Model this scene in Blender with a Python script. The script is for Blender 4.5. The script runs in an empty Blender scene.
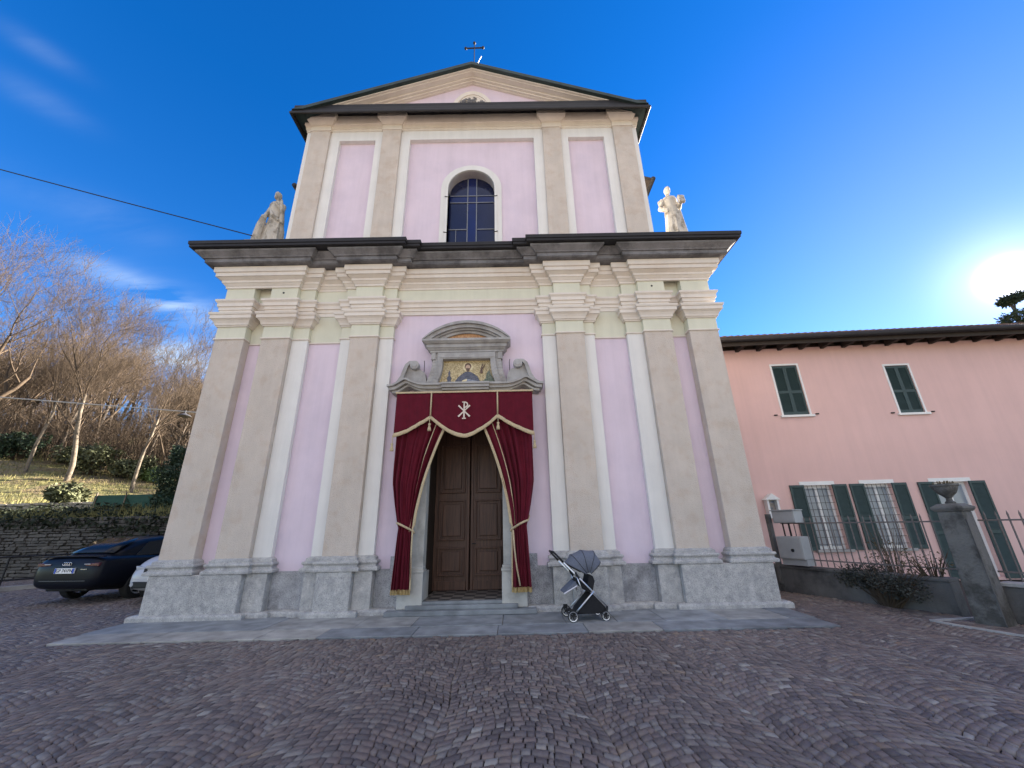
import bpy, bmesh, math, random
import numpy as np
from mathutils import Vector, Matrix
R = math.radians
sc = bpy.context.scene
C = sc.collection

# ------------------------------------------------------------------ camera, sky, sun, exposure
PITCH, ROLL, YAW, FPX = R(19.68), R(1.2766), R(0.3054), 395.0
cd = bpy.data.cameras.new("camera")
cam = bpy.data.objects.new("camera", cd); C.objects.link(cam)
cd.sensor_width = 36.0; cd.lens = FPX / 1024 * 36.0
cd.clip_start = 0.05; cd.clip_end = 3000
fw = Vector((math.sin(YAW) * math.cos(PITCH), math.cos(YAW) * math.cos(PITCH), math.sin(PITCH)))
rt = Vector((math.cos(YAW), -math.sin(YAW), 0)); up = rt.cross(fw)
rt2 = rt * math.cos(ROLL) - up * math.sin(ROLL); up2 = up * math.cos(ROLL) + rt * math.sin(ROLL)
M4 = Matrix((rt2, up2, -fw)).transposed().to_4x4(); M4.translation = Vector((0, 0, 1.5))
cam.matrix_world = M4
sc.camera = cam

SUN_EL, SUN_AZ = 20.2, 56.1          # azimuth from +Y towards +X
sdir = Vector((math.sin(R(SUN_AZ)) * math.cos(R(SUN_EL)), math.cos(R(SUN_AZ)) * math.cos(R(SUN_EL)), math.sin(R(SUN_EL))))
w = bpy.data.worlds.new("World"); sc.world = w; w.use_nodes = True
nt = w.node_tree; N = nt.nodes; L = nt.links; N.clear()
def wn(t, **k):
    n = N.new(t)
    for a, v in k.items(): setattr(n, a, v)
    return n
sky = wn('ShaderNodeTexSky', sky_type='NISHITA', sun_disc=False)
sky.sun_elevation = R(SUN_EL); sky.sun_rotation = R(SUN_AZ)
sky.altitude = 600; sky.air_density = 1.0; sky.dust_density = 0.02; sky.ozone_density = 2.5
hs = wn('ShaderNodeHueSaturation'); hs.inputs['Hue'].default_value = 0.514; hs.inputs['Saturation'].default_value = 1.39; hs.inputs['Value'].default_value = 1.0
L.new(sky.outputs[0], hs.inputs['Color'])
tc = wn('ShaderNodeTexCoord')
# thin cirrus, streaks across the sky dome
sep = wn('ShaderNodeSeparateXYZ'); L.new(tc.outputs['Generated'], sep.inputs[0])
def wm(op, a, b=None, clamp=False):
    n = wn('ShaderNodeMath', operation=op, use_clamp=clamp)
    for i, q in enumerate((a, b)):
        if q is None: continue
        if isinstance(q, (int, float)): n.inputs[i].default_value = q
        else: L.new(q, n.inputs[i])
    return n.outputs[0]
den = wm('ADD', wm('MAXIMUM', sep.outputs['Z'], 0.0), 0.12)
cx = wm('DIVIDE', sep.outputs['X'], den); cy = wm('DIVIDE', sep.outputs['Y'], den)
cmb = wn('ShaderNodeCombineXYZ'); L.new(cx, cmb.inputs[0]); L.new(cy, cmb.inputs[1])
mp = wn('ShaderNodeMapping'); mp.inputs['Rotation'].default_value = (0, 0, R(-28)); mp.inputs['Scale'].default_value = (0.9, 3.4, 1)
L.new(cmb.outputs[0], mp.inputs[0])
nz = wn('ShaderNodeTexNoise'); nz.inputs['Scale'].default_value = 1.6; nz.inputs['Detail'].default_value = 7; nz.inputs['Roughness'].default_value = 0.58; nz.inputs['Distortion'].default_value = 0.35
L.new(mp.outputs[0], nz.inputs['Vector'])
def spot(d, c0, c1):
    d = Vector(d).normalized()
    v = wn('ShaderNodeVectorMath', operation='DOT_PRODUCT'); L.new(tc.outputs['Generated'], v.inputs[0]); v.inputs[1].default_value = d
    mr = wn('ShaderNodeMapRange', interpolation_type='SMOOTHSTEP'); mr.inputs['From Min'].default_value = c0; mr.inputs['From Max'].default_value = c1
    L.new(v.outputs['Value'], mr.inputs['Value']); return mr.outputs[0]
CL = []
def streak(a, b, wid, amt):     # one wisp of cirrus lying along the arc from direction a to direction b
    a = Vector(a).normalized(); b = Vector(b).normalized()
    m = (a + b).normalized(); n = a.cross(b).normalized(); t = n.cross(m)
    half = math.acos(max(-1, min(1, a.dot(m))))
    vm = wn('ShaderNodeVectorMath', operation='DOT_PRODUCT'); L.new(tc.outputs['Generated'], vm.inputs[0]); vm.inputs[1].default_value = n
    vt = wn('ShaderNodeVectorMath', operation='DOT_PRODUCT'); L.new(tc.outputs['Generated'], vt.inputs[0]); vt.inputs[1].default_value = t
    e1 = wm('POWER', wm('DIVIDE', vm.outputs['Value'], wid), 2.0); e2 = wm('POWER', wm('DIVIDE', vt.outputs['Value'], half), 2.0)
    g = wm('POWER', 2.718, wm('MULTIPLY', wm('ADD', e1, e2), -1.0))
    g = wm('MULTIPLY', g, spot(m, 0.3, 0.6))
    CL.append(wm('MULTIPLY', g, amt))
CLOUDS = [((-0.705, 0.568, 0.425), (-0.589, 0.70, 0.404), 0.020, 0.85),
          ((-0.69, 0.60, 0.40), (-0.57, 0.72, 0.385), 0.05, 0.30),
          ((-0.70, 0.635, 0.325), (-0.57, 0.76, 0.30), 0.035, 0.95),
          ((-0.703, 0.372, 0.60), (-0.648, 0.44, 0.60), 0.018, 0.13),
          ((-0.69, 0.34, 0.66), (-0.64, 0.40, 0.655), 0.014, 0.10),
          ((-0.76, 0.45, 0.50), (-0.62, 0.58, 0.50), 0.03, 0.12)]
for cdef in CLOUDS: streak(*cdef)
tot = CL[0]
for q in CL[1:]: tot = wm('ADD', tot, q)
mrn = wn('ShaderNodeMapRange'); mrn.inputs['From Min'].default_value = 0.33; mrn.inputs['From Max'].default_value = 0.62
L.new(nz.outputs['Fac'], mrn.inputs['Value'])
cfac = wm('MULTIPLY', wm('MULTIPLY', tot, mrn.outputs[0]), 1.0, True)
mixc = wn('ShaderNodeMix', data_type='RGBA'); L.new(cfac, mixc.inputs['Factor']); L.new(hs.outputs[0], mixc.inputs['A']); mixc.inputs['B'].default_value = (2.4, 3.1, 4.0, 1)
# unseen bright cloud added high behind the viewer, fill light for facade and ground
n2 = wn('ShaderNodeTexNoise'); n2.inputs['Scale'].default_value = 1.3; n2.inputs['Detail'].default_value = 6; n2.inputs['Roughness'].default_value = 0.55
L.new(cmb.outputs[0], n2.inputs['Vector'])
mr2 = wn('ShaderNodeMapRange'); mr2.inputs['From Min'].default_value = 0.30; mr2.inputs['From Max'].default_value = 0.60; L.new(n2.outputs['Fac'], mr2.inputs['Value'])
fill_cloud = wm('MULTIPLY', wm('MULTIPLY', spot((0.0, -0.80, 0.62), 0.42, 0.80), mr2.outputs[0]), 0.9, True)
mixv = wn('ShaderNodeMix', data_type='RGBA'); L.new(fill_cloud, mixv.inputs['Factor']); L.new(mixc.outputs['Result'], mixv.inputs['A']); mixv.inputs['B'].default_value = (4.6, 4.5, 4.4, 1)
# the sun's own disc and the bright air around it
vs = wn('ShaderNodeVectorMath', operation='DOT_PRODUCT'); L.new(tc.outputs['Generated'], vs.inputs[0]); vs.inputs[1].default_value = sdir
dd = wm('MAXIMUM', vs.outputs['Value'], 0.0)
g1 = wm('MULTIPLY', wm('POWER', dd, 6500.0), 60.0)
g2 = wm('MULTIPLY', wm('POWER', dd, 420.0), 1.8)
g3 = wm('MULTIPLY', wm('POWER', dd, 14.0), 0.55)
gs = wm('ADD', g1, g2)
gcol = wn('ShaderNodeMix', data_type='RGBA', blend_type='ADD'); gcol.inputs['Factor'].default_value = 1.0
gv = wn('ShaderNodeVectorMath', operation='SCALE'); gv.inputs[0].default_value = (1.0, 0.98, 0.92); L.new(gs, gv.inputs['Scale'])
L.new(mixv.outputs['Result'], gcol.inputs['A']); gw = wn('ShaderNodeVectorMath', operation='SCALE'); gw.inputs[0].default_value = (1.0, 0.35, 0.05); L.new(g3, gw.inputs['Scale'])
ga = wn('ShaderNodeVectorMath', operation='ADD'); L.new(gv.outputs[0], ga.inputs[0]); L.new(gw.outputs[0], ga.inputs[1])
L.new(ga.outputs[0], gcol.inputs['B'])
bg = wn('ShaderNodeBackground'); bg.inputs['Strength'].default_value = 0.05
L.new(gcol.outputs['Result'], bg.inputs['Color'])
wo = wn('ShaderNodeOutputWorld'); L.new(bg.outputs[0], wo.inputs[0])

sl = bpy.data.lights.new("sun", 'SUN'); sl.energy = 5.0; sl.angle = R(0.5); sl.color = (1.0, 0.93, 0.83)
so = bpy.data.objects.new("sun", sl); C.objects.link(so); so.rotation_euler = sdir.to_track_quat('Z', 'Y').to_euler(); so.location = (30, 20, 30)

vw = sc.view_settings; vw.view_transform = 'Standard'; vw.look = 'None'; vw.gamma = 1; vw.exposure = 2.72; vw.use_curve_mapping = False
vw.use_white_balance = True; vw.white_balance_temperature = 6900; vw.white_balance_tint = 12
sc.render.engine = 'CYCLES'
sc.cycles.max_bounces = 8; sc.cycles.diffuse_bounces = 4

# ------------------------------------------------------------------ materials
def mat(name, base, rough=0.75, metal=0.0, var=0.12, scale=3.0, bump=0.0, bscale=60.0, streak=0.0, spec=0.4,
        col2=None, c2scale=1.2, c2lo=0.5, c2hi=0.65, speck=None, coat=0.0, detail=6):
    m = bpy.data.materials.new(name); m.use_nodes = True
    t = m.node_tree; n = t.nodes; l = t.links
    p = n['Principled BSDF']; p.inputs['Roughness'].default_value = rough; p.inputs['Metallic'].default_value = metal
    p.inputs['Specular IOR Level'].default_value = spec; p.inputs['Coat Weight'].default_value = coat
    tc = n.new('ShaderNodeTexCoord'); co = tc.outputs['Object']
    nz = n.new('ShaderNodeTexNoise'); nz.inputs['Scale'].default_value = scale; nz.inputs['Detail'].default_value = detail; nz.inputs['Roughness'].default_value = 0.6
    l.new(co, nz.inputs['Vector'])
    mr = n.new('ShaderNodeMapRange'); mr.inputs['From Min'].default_value = 0.25; mr.inputs['From Max'].default_value = 0.75
    mr.inputs['To Min'].default_value = 1 - var; mr.inputs['To Max'].default_value = 1 + var; l.new(nz.outputs['Fac'], mr.inputs['Value'])
    cur = None
    rgb = n.new('ShaderNodeRGB'); rgb.outputs[0].default_value = (*base, 1); cur = rgb.outputs[0]
    if col2:
        z2 = n.new('ShaderNodeTexNoise'); z2.inputs['Scale'].default_value = c2scale; z2.inputs['Detail'].default_value = 8; z2.inputs['Roughness'].default_value = 0.65
        mpp = n.new('ShaderNodeMapping'); mpp.inputs['Location'].default_value = (7.3, 1.9, 4.4); l.new(co, mpp.inputs[0]); l.new(mpp.outputs[0], z2.inputs['Vector'])
        r2 = n.new('ShaderNodeMapRange'); r2.inputs['From Min'].default_value = c2lo; r2.inputs['From Max'].default_value = c2hi; l.new(z2.outputs['Fac'], r2.inputs['Value'])
        mx = n.new('ShaderNodeMix'); mx.data_type = 'RGBA'; l.new(r2.outputs[0], mx.inputs['Factor']); l.new(cur, mx.inputs['A']); mx.inputs['B'].default_value = (*col2, 1); cur = mx.outputs['Result']
    if speck:       # (colour, scale, lo, hi)
        z3 = n.new('ShaderNodeTexNoise'); z3.inputs['Scale'].default_value = speck[1]; z3.inputs['Detail'].default_value = 3; l.new(co, z3.inputs['Vector'])
        r3 = n.new('ShaderNodeMapRange'); r3.inputs['From Min'].default_value = speck[2]; r3.inputs['From Max'].default_value = speck[3]; l.new(z3.outputs['Fac'], r3.inputs['Value'])
        mx = n.new('ShaderNodeMix'); mx.data_type = 'RGBA'; l.new(r3.outputs[0], mx.inputs['Factor']); l.new(cur, mx.inputs['A']); mx.inputs['B'].default_value = (*speck[0], 1); cur = mx.outputs['Result']
    if streak:      # rain streaks, long in z
        mpp = n.new('ShaderNodeMapping'); mpp.inputs['Scale'].default_value = (3.2, 3.2, 0.22); l.new(co, mpp.inputs[0])
        z4 = n.new('ShaderNodeTexNoise'); z4.inputs['Scale'].default_value = 1.5; z4.inputs['Detail'].default_value = 7; z4.inputs['Roughness'].default_value = 0.7; l.new(mpp.outputs[0], z4.inputs['Vector'])
        r4 = n.new('ShaderNodeMapRange'); r4.inputs['From Min'].default_value = 0.42; r4.inputs['From Max'].default_value = 0.75; r4.inputs['To Min'].default_value = 1.0; r4.inputs['To Max'].default_value = 1 - streak
        l.new(z4.outputs['Fac'], r4.inputs['Value'])
        ml = n.new('ShaderNodeMath'); ml.operation = 'MULTIPLY'; l.new(mr.outputs[0], ml.inputs[0]); l.new(r4.outputs[0], ml.inputs[1]); fac = ml.outputs[0]
    else: fac = mr.outputs[0]
    vs = n.new('ShaderNodeVectorMath'); vs.operation = 'SCALE'; l.new(cur, vs.inputs[0]); l.new(fac, vs.inputs['Scale'])
    l.new(vs.outputs[0], p.inputs['Base Color'])
    if bump:
        zb = n.new('ShaderNodeTexNoise'); zb.inputs['Scale'].default_value = bscale; zb.inputs['Detail'].default_value = 5; l.new(co, zb.inputs['Vector'])
        bp = n.new('ShaderNodeBump'); bp.inputs['Strength'].default_value = bump; bp.inputs['Distance'].default_value = 0.02
        l.new(zb.outputs['Fac'], bp.inputs['Height']); l.new(bp.outputs[0], p.inputs['Normal'])
    return m

M = {}
M['lilac'] = mat('lilac_plaster', (0.70, 0.585, 0.66), 0.9, var=0.06, scale=1.1, bump=0.3, bscale=90, streak=0.08, col2=(0.66, 0.555, 0.635), c2scale=0.9, c2lo=0.45, c2hi=0.6)
M['beige'] = mat('beige_rough_plaster', (0.595, 0.52, 0.45), 0.92, var=0.09, scale=2.2, bump=0.8, bscale=60, streak=0.08, col2=(0.56, 0.465, 0.385), c2scale=3.5)
M['white'] = mat('white_plaster', (0.73, 0.71, 0.675), 0.9, var=0.05, scale=1.8, bump=0.2, bscale=90, streak=0.10)
M['cream'] = mat('cream_moulding', (0.72, 0.655, 0.58), 0.9, var=0.06, scale=2.6, bump=0.25, bscale=80, streak=0.07, col2=(0.67, 0.585, 0.50), c2scale=0.8, c2lo=0.48, c2hi=0.7)
M['pistachio'] = mat('pale_green_plaster', (0.665, 0.65, 0.52), 0.9, var=0.06, scale=2.0, bump=0.25, bscale=90, streak=0.08)
M['granite'] = mat('speckled_granite', (0.54, 0.525, 0.50), 0.8, var=0.16, scale=11.0, bump=0.8, bscale=45, col2=(0.36, 0.355, 0.355), c2scale=7.5, c2lo=0.40, c2hi=0.68, streak=0.15, speck=((0.20, 0.20, 0.20), 95.0, 0.52, 0.68))
M['granite_dark'] = mat('dark_granite', (0.40, 0.40, 0.41), 0.8, var=0.3, scale=6.0, bump=0.55, bscale=60, col2=(0.24, 0.24, 0.25), c2scale=2.4, speck=((0.13, 0.13, 0.14), 90.0, 0.5, 0.66))
M['stone'] = mat('grey_stone', (0.40, 0.385, 0.37), 0.82, var=0.16, scale=4.5, bump=0.5, bscale=55, col2=(0.27, 0.25, 0.235), c2scale=2.0, c2lo=0.47, c2hi=0.68, streak=0.18)
M['cornice_stone'] = mat('weathered_cornice_stone', (0.20, 0.195, 0.20), 0.85, var=0.25, scale=3.0, bump=0.6, bscale=40, col2=(0.10, 0.097, 0.10), c2scale=1.6, c2lo=0.45, c2hi=0.6)
M['jamb'] = mat('pale_jamb_stone', (0.48, 0.47, 0.43), 0.8, var=0.12, scale=4.0, bump=0.35, bscale=60, col2=(0.36, 0.35, 0.32), c2scale=2.5)
M['metal_dark'] = mat('dark_copper_flashing', (0.022, 0.021, 0.023), 0.6, metal=0.2, var=0.25, scale=4.0)
M['verdigris'] = mat('greenish_copper_edge', (0.035, 0.055, 0.055), 0.55, metal=0.3, var=0.3, scale=3.0)
M['iron'] = mat('dark_iron', (0.035, 0.034, 0.035), 0.6, metal=0.6, var=0.3, scale=20)
M['rust'] = mat('rusty_iron', (0.17, 0.145, 0.135), 0.8, metal=0.2, var=0.3, scale=20)
M['wood'] = None
M['velvet'] = mat('burgundy_velvet', (0.100, 0.005, 0.015), 0.85, var=0.2, scale=6, spec=0.2)
M['velvet'].node_tree.nodes['Principled BSDF'].inputs['Sheen Weight'].default_value = 0.15
M['velvet'].node_tree.nodes['Principled BSDF'].inputs['Sheen Tint'].default_value = (0.9, 0.25, 0.3, 1)
M['gold'] = mat('gold_braid', (0.56, 0.44, 0.27), 0.7, var=0.25, scale=60, bump=0.6, bscale=200)
M['gold_fringe'] = mat('gold_fringe', (0.50, 0.36, 0.16), 0.75, var=0.35, scale=90, bump=0.6, bscale=220)
M['cobble_dummy'] = None
M['pink'] = mat('salmon_pink_plaster', (0.71, 0.47, 0.43), 0.92, var=0.06, scale=0.7, bump=0.25, bscale=80, streak=0.07)
M['green_paint'] = mat('dark_green_paint', (0.036, 0.064, 0.064), 0.55, var=0.15, scale=8)
M['white_paint'] = mat('white_paint', (0.74, 0.74, 0.72), 0.6, var=0.06, scale=6)
M['concrete'] = mat('stained_concrete', (0.125, 0.12, 0.115), 0.9, var=0.22, scale=2.4, bump=0.5, bscale=50, col2=(0.06, 0.058, 0.056), c2scale=1.5, streak=0.25)
M['pillar_stone'] = mat('mossy_pillar_plaster', (0.15, 0.145, 0.135), 0.9, var=0.2, scale=3, bump=0.8, bscale=35, col2=(0.065, 0.062, 0.056), c2scale=3.0, c2lo=0.46, c2hi=0.6)
M['grey_metal'] = mat('grey_painted_metal', (0.36, 0.37, 0.37), 0.5, var=0.1, scale=5)
M['roof_tile'] = mat('old_clay_tile', (0.14, 0.085, 0.065), 0.9, var=0.3, scale=3, bump=0.4, bscale=20)
M['eave_wood'] = mat('dark_eave_wood', (0.035, 0.026, 0.021), 0.8, var=0.3, scale=5)
M['statue'] = mat('statue_stone', (0.47, 0.43, 0.37), 0.85, var=0.2, scale=4, bump=0.5, bscale=30, col2=(0.24, 0.21, 0.17), c2scale=3.5, c2lo=0.5, c2hi=0.62)
M['aluminium'] = mat('brushed_aluminium', (0.75, 0.75, 0.76), 0.3, metal=0.9, var=0.04, scale=10)
M['black_fabric'] = mat('black_fabric', (0.016, 0.016, 0.018), 0.9, var=0.25, scale=30)
M['grey_fabric'] = mat('blue_grey_fabric', (0.135, 0.15, 0.19), 0.9, var=0.15, scale=40, bump=0.2, bscale=200)
M['rubber'] = mat('black_rubber', (0.018, 0.018, 0.018), 0.8, var=0.2, scale=20)
M['black_paint'] = mat('dark_navy_car_paint', (0.006, 0.007, 0.012), 0.3, var=0.05, scale=3, coat=0.0, spec=0.14)
M['car_white'] = mat('silver_car_paint', (0.46, 0.47, 0.50), 0.3, var=0.02, scale=3, coat=0.4)
M['car_black'] = mat('car_black_plastic', (0.010, 0.010, 0.011), 0.5, var=0.1, scale=8)
M['car_glass'] = mat('tinted_car_glass', (0.008, 0.010, 0.014), 0.08, var=0.0, spec=0.28)
M['dull_trim'] = mat('dull_grey_trim', (0.11, 0.11, 0.125), 0.4, metal=0.6, var=0.02)
M['chrome'] = mat('chrome', (0.75, 0.75, 0.76), 0.15, metal=1.0, var=0.02)
M['red_lens'] = mat('red_lamp_lens', (0.085, 0.006, 0.008), 0.25, var=0.1, spec=0.7)
M['clear_lens'] = mat('clear_lamp_lens', (0.42, 0.44, 0.47), 0.12, var=0.1, spec=0.8)
M['plate'] = mat('number_plate_white', (0.80, 0.80, 0.80), 0.4, var=0.02)
M['blue_band'] = mat('plate_blue', (0.02, 0.07, 0.42), 0.4, var=0.02)
M['black_letters'] = mat('black_letters', (0.012, 0.012, 0.013), 0.5, var=0.02)
M['bark_pale'] = mat('pale_bark', (0.17, 0.14, 0.105), 0.9, var=0.3, scale=3, col2=(0.07, 0.056, 0.042), c2scale=2.5)
M['bark'] = mat('grey_brown_bark', (0.10, 0.08, 0.062), 0.9, var=0.3, scale=4)
M['twig'] = mat('brown_twigs', (0.080, 0.056, 0.036), 0.9, var=0.25, scale=1)
M['leaf_dark'] = mat('dark_evergreen_leaf', (0.022, 0.042, 0.020), 0.7, var=0.5, scale=2.5)
M['leaf_olive'] = mat('olive_leaf', (0.095, 0.105, 0.050), 0.7, var=0.45, scale=1.5)
M['leaf_light'] = mat('fresh_green_leaf', (0.10, 0.15, 0.045), 0.65, var=0.45, scale=1.5)
M['leaf_brown'] = mat('dull_brownish_leaf', (0.040, 0.042, 0.034), 0.8, var=0.5, scale=3)
M['ivy'] = mat('ivy_leaf', (0.026, 0.034, 0.020), 0.8, var=0.5, scale=1.2, spec=0.2)
M['dry_leaf'] = mat('dry_brown_leaf', (0.13, 0.10, 0.06), 0.85, var=0.4, scale=3)
M['green_net'] = mat('green_netting', (0.018, 0.065, 0.045), 0.8, var=0.25, scale=6)
M['rubble'] = mat('rubble_stone', (0.095, 0.088, 0.08), 0.9, var=0.5, scale=1.8, bump=0.6, bscale=25, col2=(0.09, 0.085, 0.075), c2scale=2.0)
M['rubble_light'] = mat('pale_rubble_stone', (0.34, 0.30, 0.24), 0.9, var=0.35, scale=1.8, bump=0.6, bscale=25, col2=(0.18, 0.16, 0.13), c2scale=2.0)
M['grass_blade'] = mat('winter_grass', (0.17, 0.155, 0.055), 0.85, var=0.45, scale=0.6)
M['curtain_white'] = mat('white_net_curtain', (0.62, 0.63, 0.62), 0.9, var=0.08, scale=3)
M['room_dark'] = mat('dark_interior', (0.03, 0.03, 0.03), 0.9, var=0.2)
M['emblem'] = mat('cream_applique', (0.66, 0.56, 0.48), 0.8, var=0.1, scale=40)
M['recess'] = mat('dark_stained_wood', (0.035, 0.024, 0.018), 0.7, var=0.2, scale=4)
M['yellow'] = mat('yellow_sticker', (0.62, 0.52, 0.10), 0.6, var=0.1)
M['icon'] = mat('painted_icon', (0.30, 0.26, 0.22), 0.6, var=0.5, scale=14, col2=(0.12, 0.17, 0.24), c2scale=9)
M['lamp_grey'] = mat('street_lamp_grey', (0.06, 0.06, 0.065), 0.5, var=0.1)
M['wire'] = mat('steel_wire', (0.45, 0.44, 0.42), 0.5, metal=0.3, var=0.1)
M['wire_black'] = mat('black_cable', (0.012, 0.012, 0.013), 0.7, var=0.1)

def wood_mat():
    m = bpy.data.materials.new('dark_walnut_door'); m.use_nodes = True
    t = m.node_tree; n = t.nodes; l = t.links; p = n['Principled BSDF']; p.inputs['Roughness'].default_value = 0.5
    tc = n.new('ShaderNodeTexCoord'); mp = n.new('ShaderNodeMapping'); mp.inputs['Scale'].default_value = (14, 14, 0.9); l.new(tc.outputs['Object'], mp.inputs[0])
    z = n.new('ShaderNodeTexNoise'); z.inputs['Scale'].default_value = 2.0; z.inputs['Detail'].default_value = 8; z.inputs['Distortion'].default_value = 0.6; l.new(mp.outputs[0], z.inputs['Vector'])
    cr = n.new('ShaderNodeValToRGB'); cr.color_ramp.elements[0].color = (0.05, 0.021, 0.012, 1); cr.color_ramp.elements[1].color = (0.135, 0.062, 0.036, 1)
    cr.color_ramp.elements[0].position = 0.3; cr.color_ramp.elements[1].position = 0.72
    l.new(z.outputs['Fac'], cr.inputs[0]); l.new(cr.outputs[0], p.inputs['Base Color'])
    bp = n.new('ShaderNodeBump'); bp.inputs['Strength'].default_value = 0.25; bp.inputs['Distance'].default_value = 0.01; l.new(z.outputs['Fac'], bp.inputs['Height']); l.new(bp.outputs[0], p.inputs['Normal'])
    return m
M['wood'] = wood_mat()

def ramp_mat(name, stops, rough=0.8, attr='tint', noise=0.15, nscale=25, bump=0.3, bscale=120, interp='LINEAR'):
    m = bpy.data.materials.new(name); m.use_nodes = True
    t = m.node_tree; n = t.nodes; l = t.links; p = n['Principled BSDF']; p.inputs['Roughness'].default_value = rough
    a = n.new('ShaderNodeAttribute'); a.attribute_name = attr
    cr = n.new('ShaderNodeValToRGB'); cr.color_ramp.interpolation = interp
    e = cr.color_ramp.elements
    e[0].position = stops[0][0]; e[0].color = (*stops[0][1], 1); e[1].position = stops[1][0]; e[1].color = (*stops[1][1], 1)
    for pos, c in stops[2:]:
        q = e.new(pos); q.color = (*c, 1)
    l.new(a.outputs['Fac'], cr.inputs[0])
    tc = n.new('ShaderNodeTexCoord')
    z = n.new('ShaderNodeTexNoise'); z.inputs['Scale'].default_value = nscale; z.inputs['Detail'].default_value = 5; l.new(tc.outputs['Object'], z.inputs['Vector'])
    zb = n.new('ShaderNodeTexNoise'); zb.inputs['Scale'].default_value = 0.5; zb.inputs['Detail'].default_value = 4; l.new(tc.outputs['Object'], zb.inputs['Vector'])
    mr = n.new('ShaderNodeMapRange'); mr.inputs['From Min'].default_value = 0.25; mr.inputs['From Max'].default_value = 0.75; mr.inputs['To Min'].default_value = 1 - noise; mr.inputs['To Max'].default_value = 1 + noise
    l.new(z.outputs['Fac'], mr.inputs['Value'])
    mr2 = n.new('ShaderNodeMapRange'); mr2.inputs['From Min'].default_value = 0.3; mr2.inputs['From Max'].default_value = 0.7; mr2.inputs['To Min'].default_value = 0.82; mr2.inputs['To Max'].default_value = 1.15
    l.new(zb.outputs['Fac'], mr2.inputs['Value'])
    ml = n.new('ShaderNodeMath'); ml.operation = 'MULTIPLY'; l.new(mr.outputs[0], ml.inputs[0]); l.new(mr2.outputs[0], ml.inputs[1])
    vs = n.new('ShaderNodeVectorMath'); vs.operation = 'SCALE'; l.new(cr.outputs[0], vs.inputs[0]); l.new(ml.outputs[0], vs.inputs['Scale']); l.new(vs.outputs[0], p.inputs['Base Color'])
    b = n.new('ShaderNodeTexNoise'); b.inputs['Scale'].default_value = bscale; b.inputs['Detail'].default_value = 3; l.new(tc.outputs['Object'], b.inputs['Vector'])
    bp = n.new('ShaderNodeBump'); bp.inputs['Strength'].default_value = bump; bp.inputs['Distance'].default_value = 0.01; l.new(b.outputs['Fac'], bp.inputs['Height']); l.new(bp.outputs[0], p.inputs['Normal'])
    return m
M['cobble'] = ramp_mat('porphyry_cobble', [(0.0, (0.10, 0.080, 0.076)), (0.3, (0.155, 0.124, 0.114)), (0.55, (0.195, 0.145, 0.124)), (0.75, (0.205, 0.178, 0.158)), (0.9, (0.235, 0.205, 0.185)), (0.95, (0.225, 0.155, 0.108)), (1.0, (0.31, 0.28, 0.245))], 0.62)
M['mortar'] = mat('dark_sand_joint', (0.045, 0.038, 0.036), 0.95, var=0.3, scale=8, bump=0.4, bscale=80)
M['slab'] = ramp_mat('blue_grey_slab', [(0.0, (0.20, 0.215, 0.225)), (0.5, (0.26, 0.275, 0.28)), (0.8, (0.30, 0.29, 0.265)), (1.0, (0.36, 0.345, 0.31))], 0.7, noise=0.38, nscale=3.5, bump=0.5, bscale=30)
M['mosaic'] = None
def mosaic(name, c0, c1, sc_=46.0):
    m = bpy.data.materials.new(name); m.use_nodes = True
    t = m.node_tree; n = t.nodes; l = t.links; p = n['Principled BSDF']; p.inputs['Roughness'].default_value = 0.4
    tc = n.new('ShaderNodeTexCoord'); v = n.new('ShaderNodeTexVoronoi'); v.inputs['Scale'].default_value = sc_; v.inputs['Randomness'].default_value = 0.6
    l.new(tc.outputs['Object'], v.inputs['Vector'])
    s = n.new('ShaderNodeSeparateColor'); l.new(v.outputs['Color'], s.inputs[0])
    mx = n.new('ShaderNodeMix'); mx.data_type = 'RGBA'; l.new(s.outputs[0], mx.inputs['Factor']); mx.inputs['A'].default_value = (*c0, 1); mx.inputs['B'].default_value = (*c1, 1)
    l.new(mx.outputs['Result'], p.inputs['Base Color']); return m
M['mos_gold'] = mosaic('gold_mosaic', (0.28, 0.20, 0.08), (0.60, 0.49, 0.28))
M['mos_dark'] = mosaic('dark_robe_mosaic', (0.05, 0.055, 0.075), (0.12, 0.12, 0.15))
M['mos_grey'] = mosaic('grey_blue_mosaic', (0.16, 0.18, 0.24), (0.34, 0.36, 0.40))
M['mos_skin'] = mosaic('skin_mosaic', (0.44, 0.27, 0.18), (0.58, 0.40, 0.28))
M['mos_hair'] = mosaic('brown_mosaic', (0.08, 0.045, 0.03), (0.16, 0.09, 0.05))
M['mos_green'] = mosaic('green_mosaic', (0.06, 0.09, 0.06), (0.20, 0.21, 0.14))
M['mos_halo'] = mosaic('bright_gold_mosaic', (0.62, 0.50, 0.26), (0.75, 0.64, 0.40))
M['mos_red'] = mosaic('orange_mosaic', (0.35, 0.15, 0.06), (0.55, 0.32, 0.14))
def blue_glass(name, c, rough=0.08):
    return mat(name, c, rough, var=0.25, scale=1.5, spec=0.6)
M['glass_navy'] = blue_glass('navy_window_glass', (0.010, 0.014, 0.045))
M['glass_blue'] = blue_glass('blue_window_glass', (0.006, 0.015, 0.085))
M['pane'] = blue_glass('window_pane', (0.26, 0.30, 0.34), 0.2)
M['lead'] = mat('lead_bars', (0.20, 0.21, 0.23), 0.5, metal=0.2, var=0.1)
M['tile_floor'] = None
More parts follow.
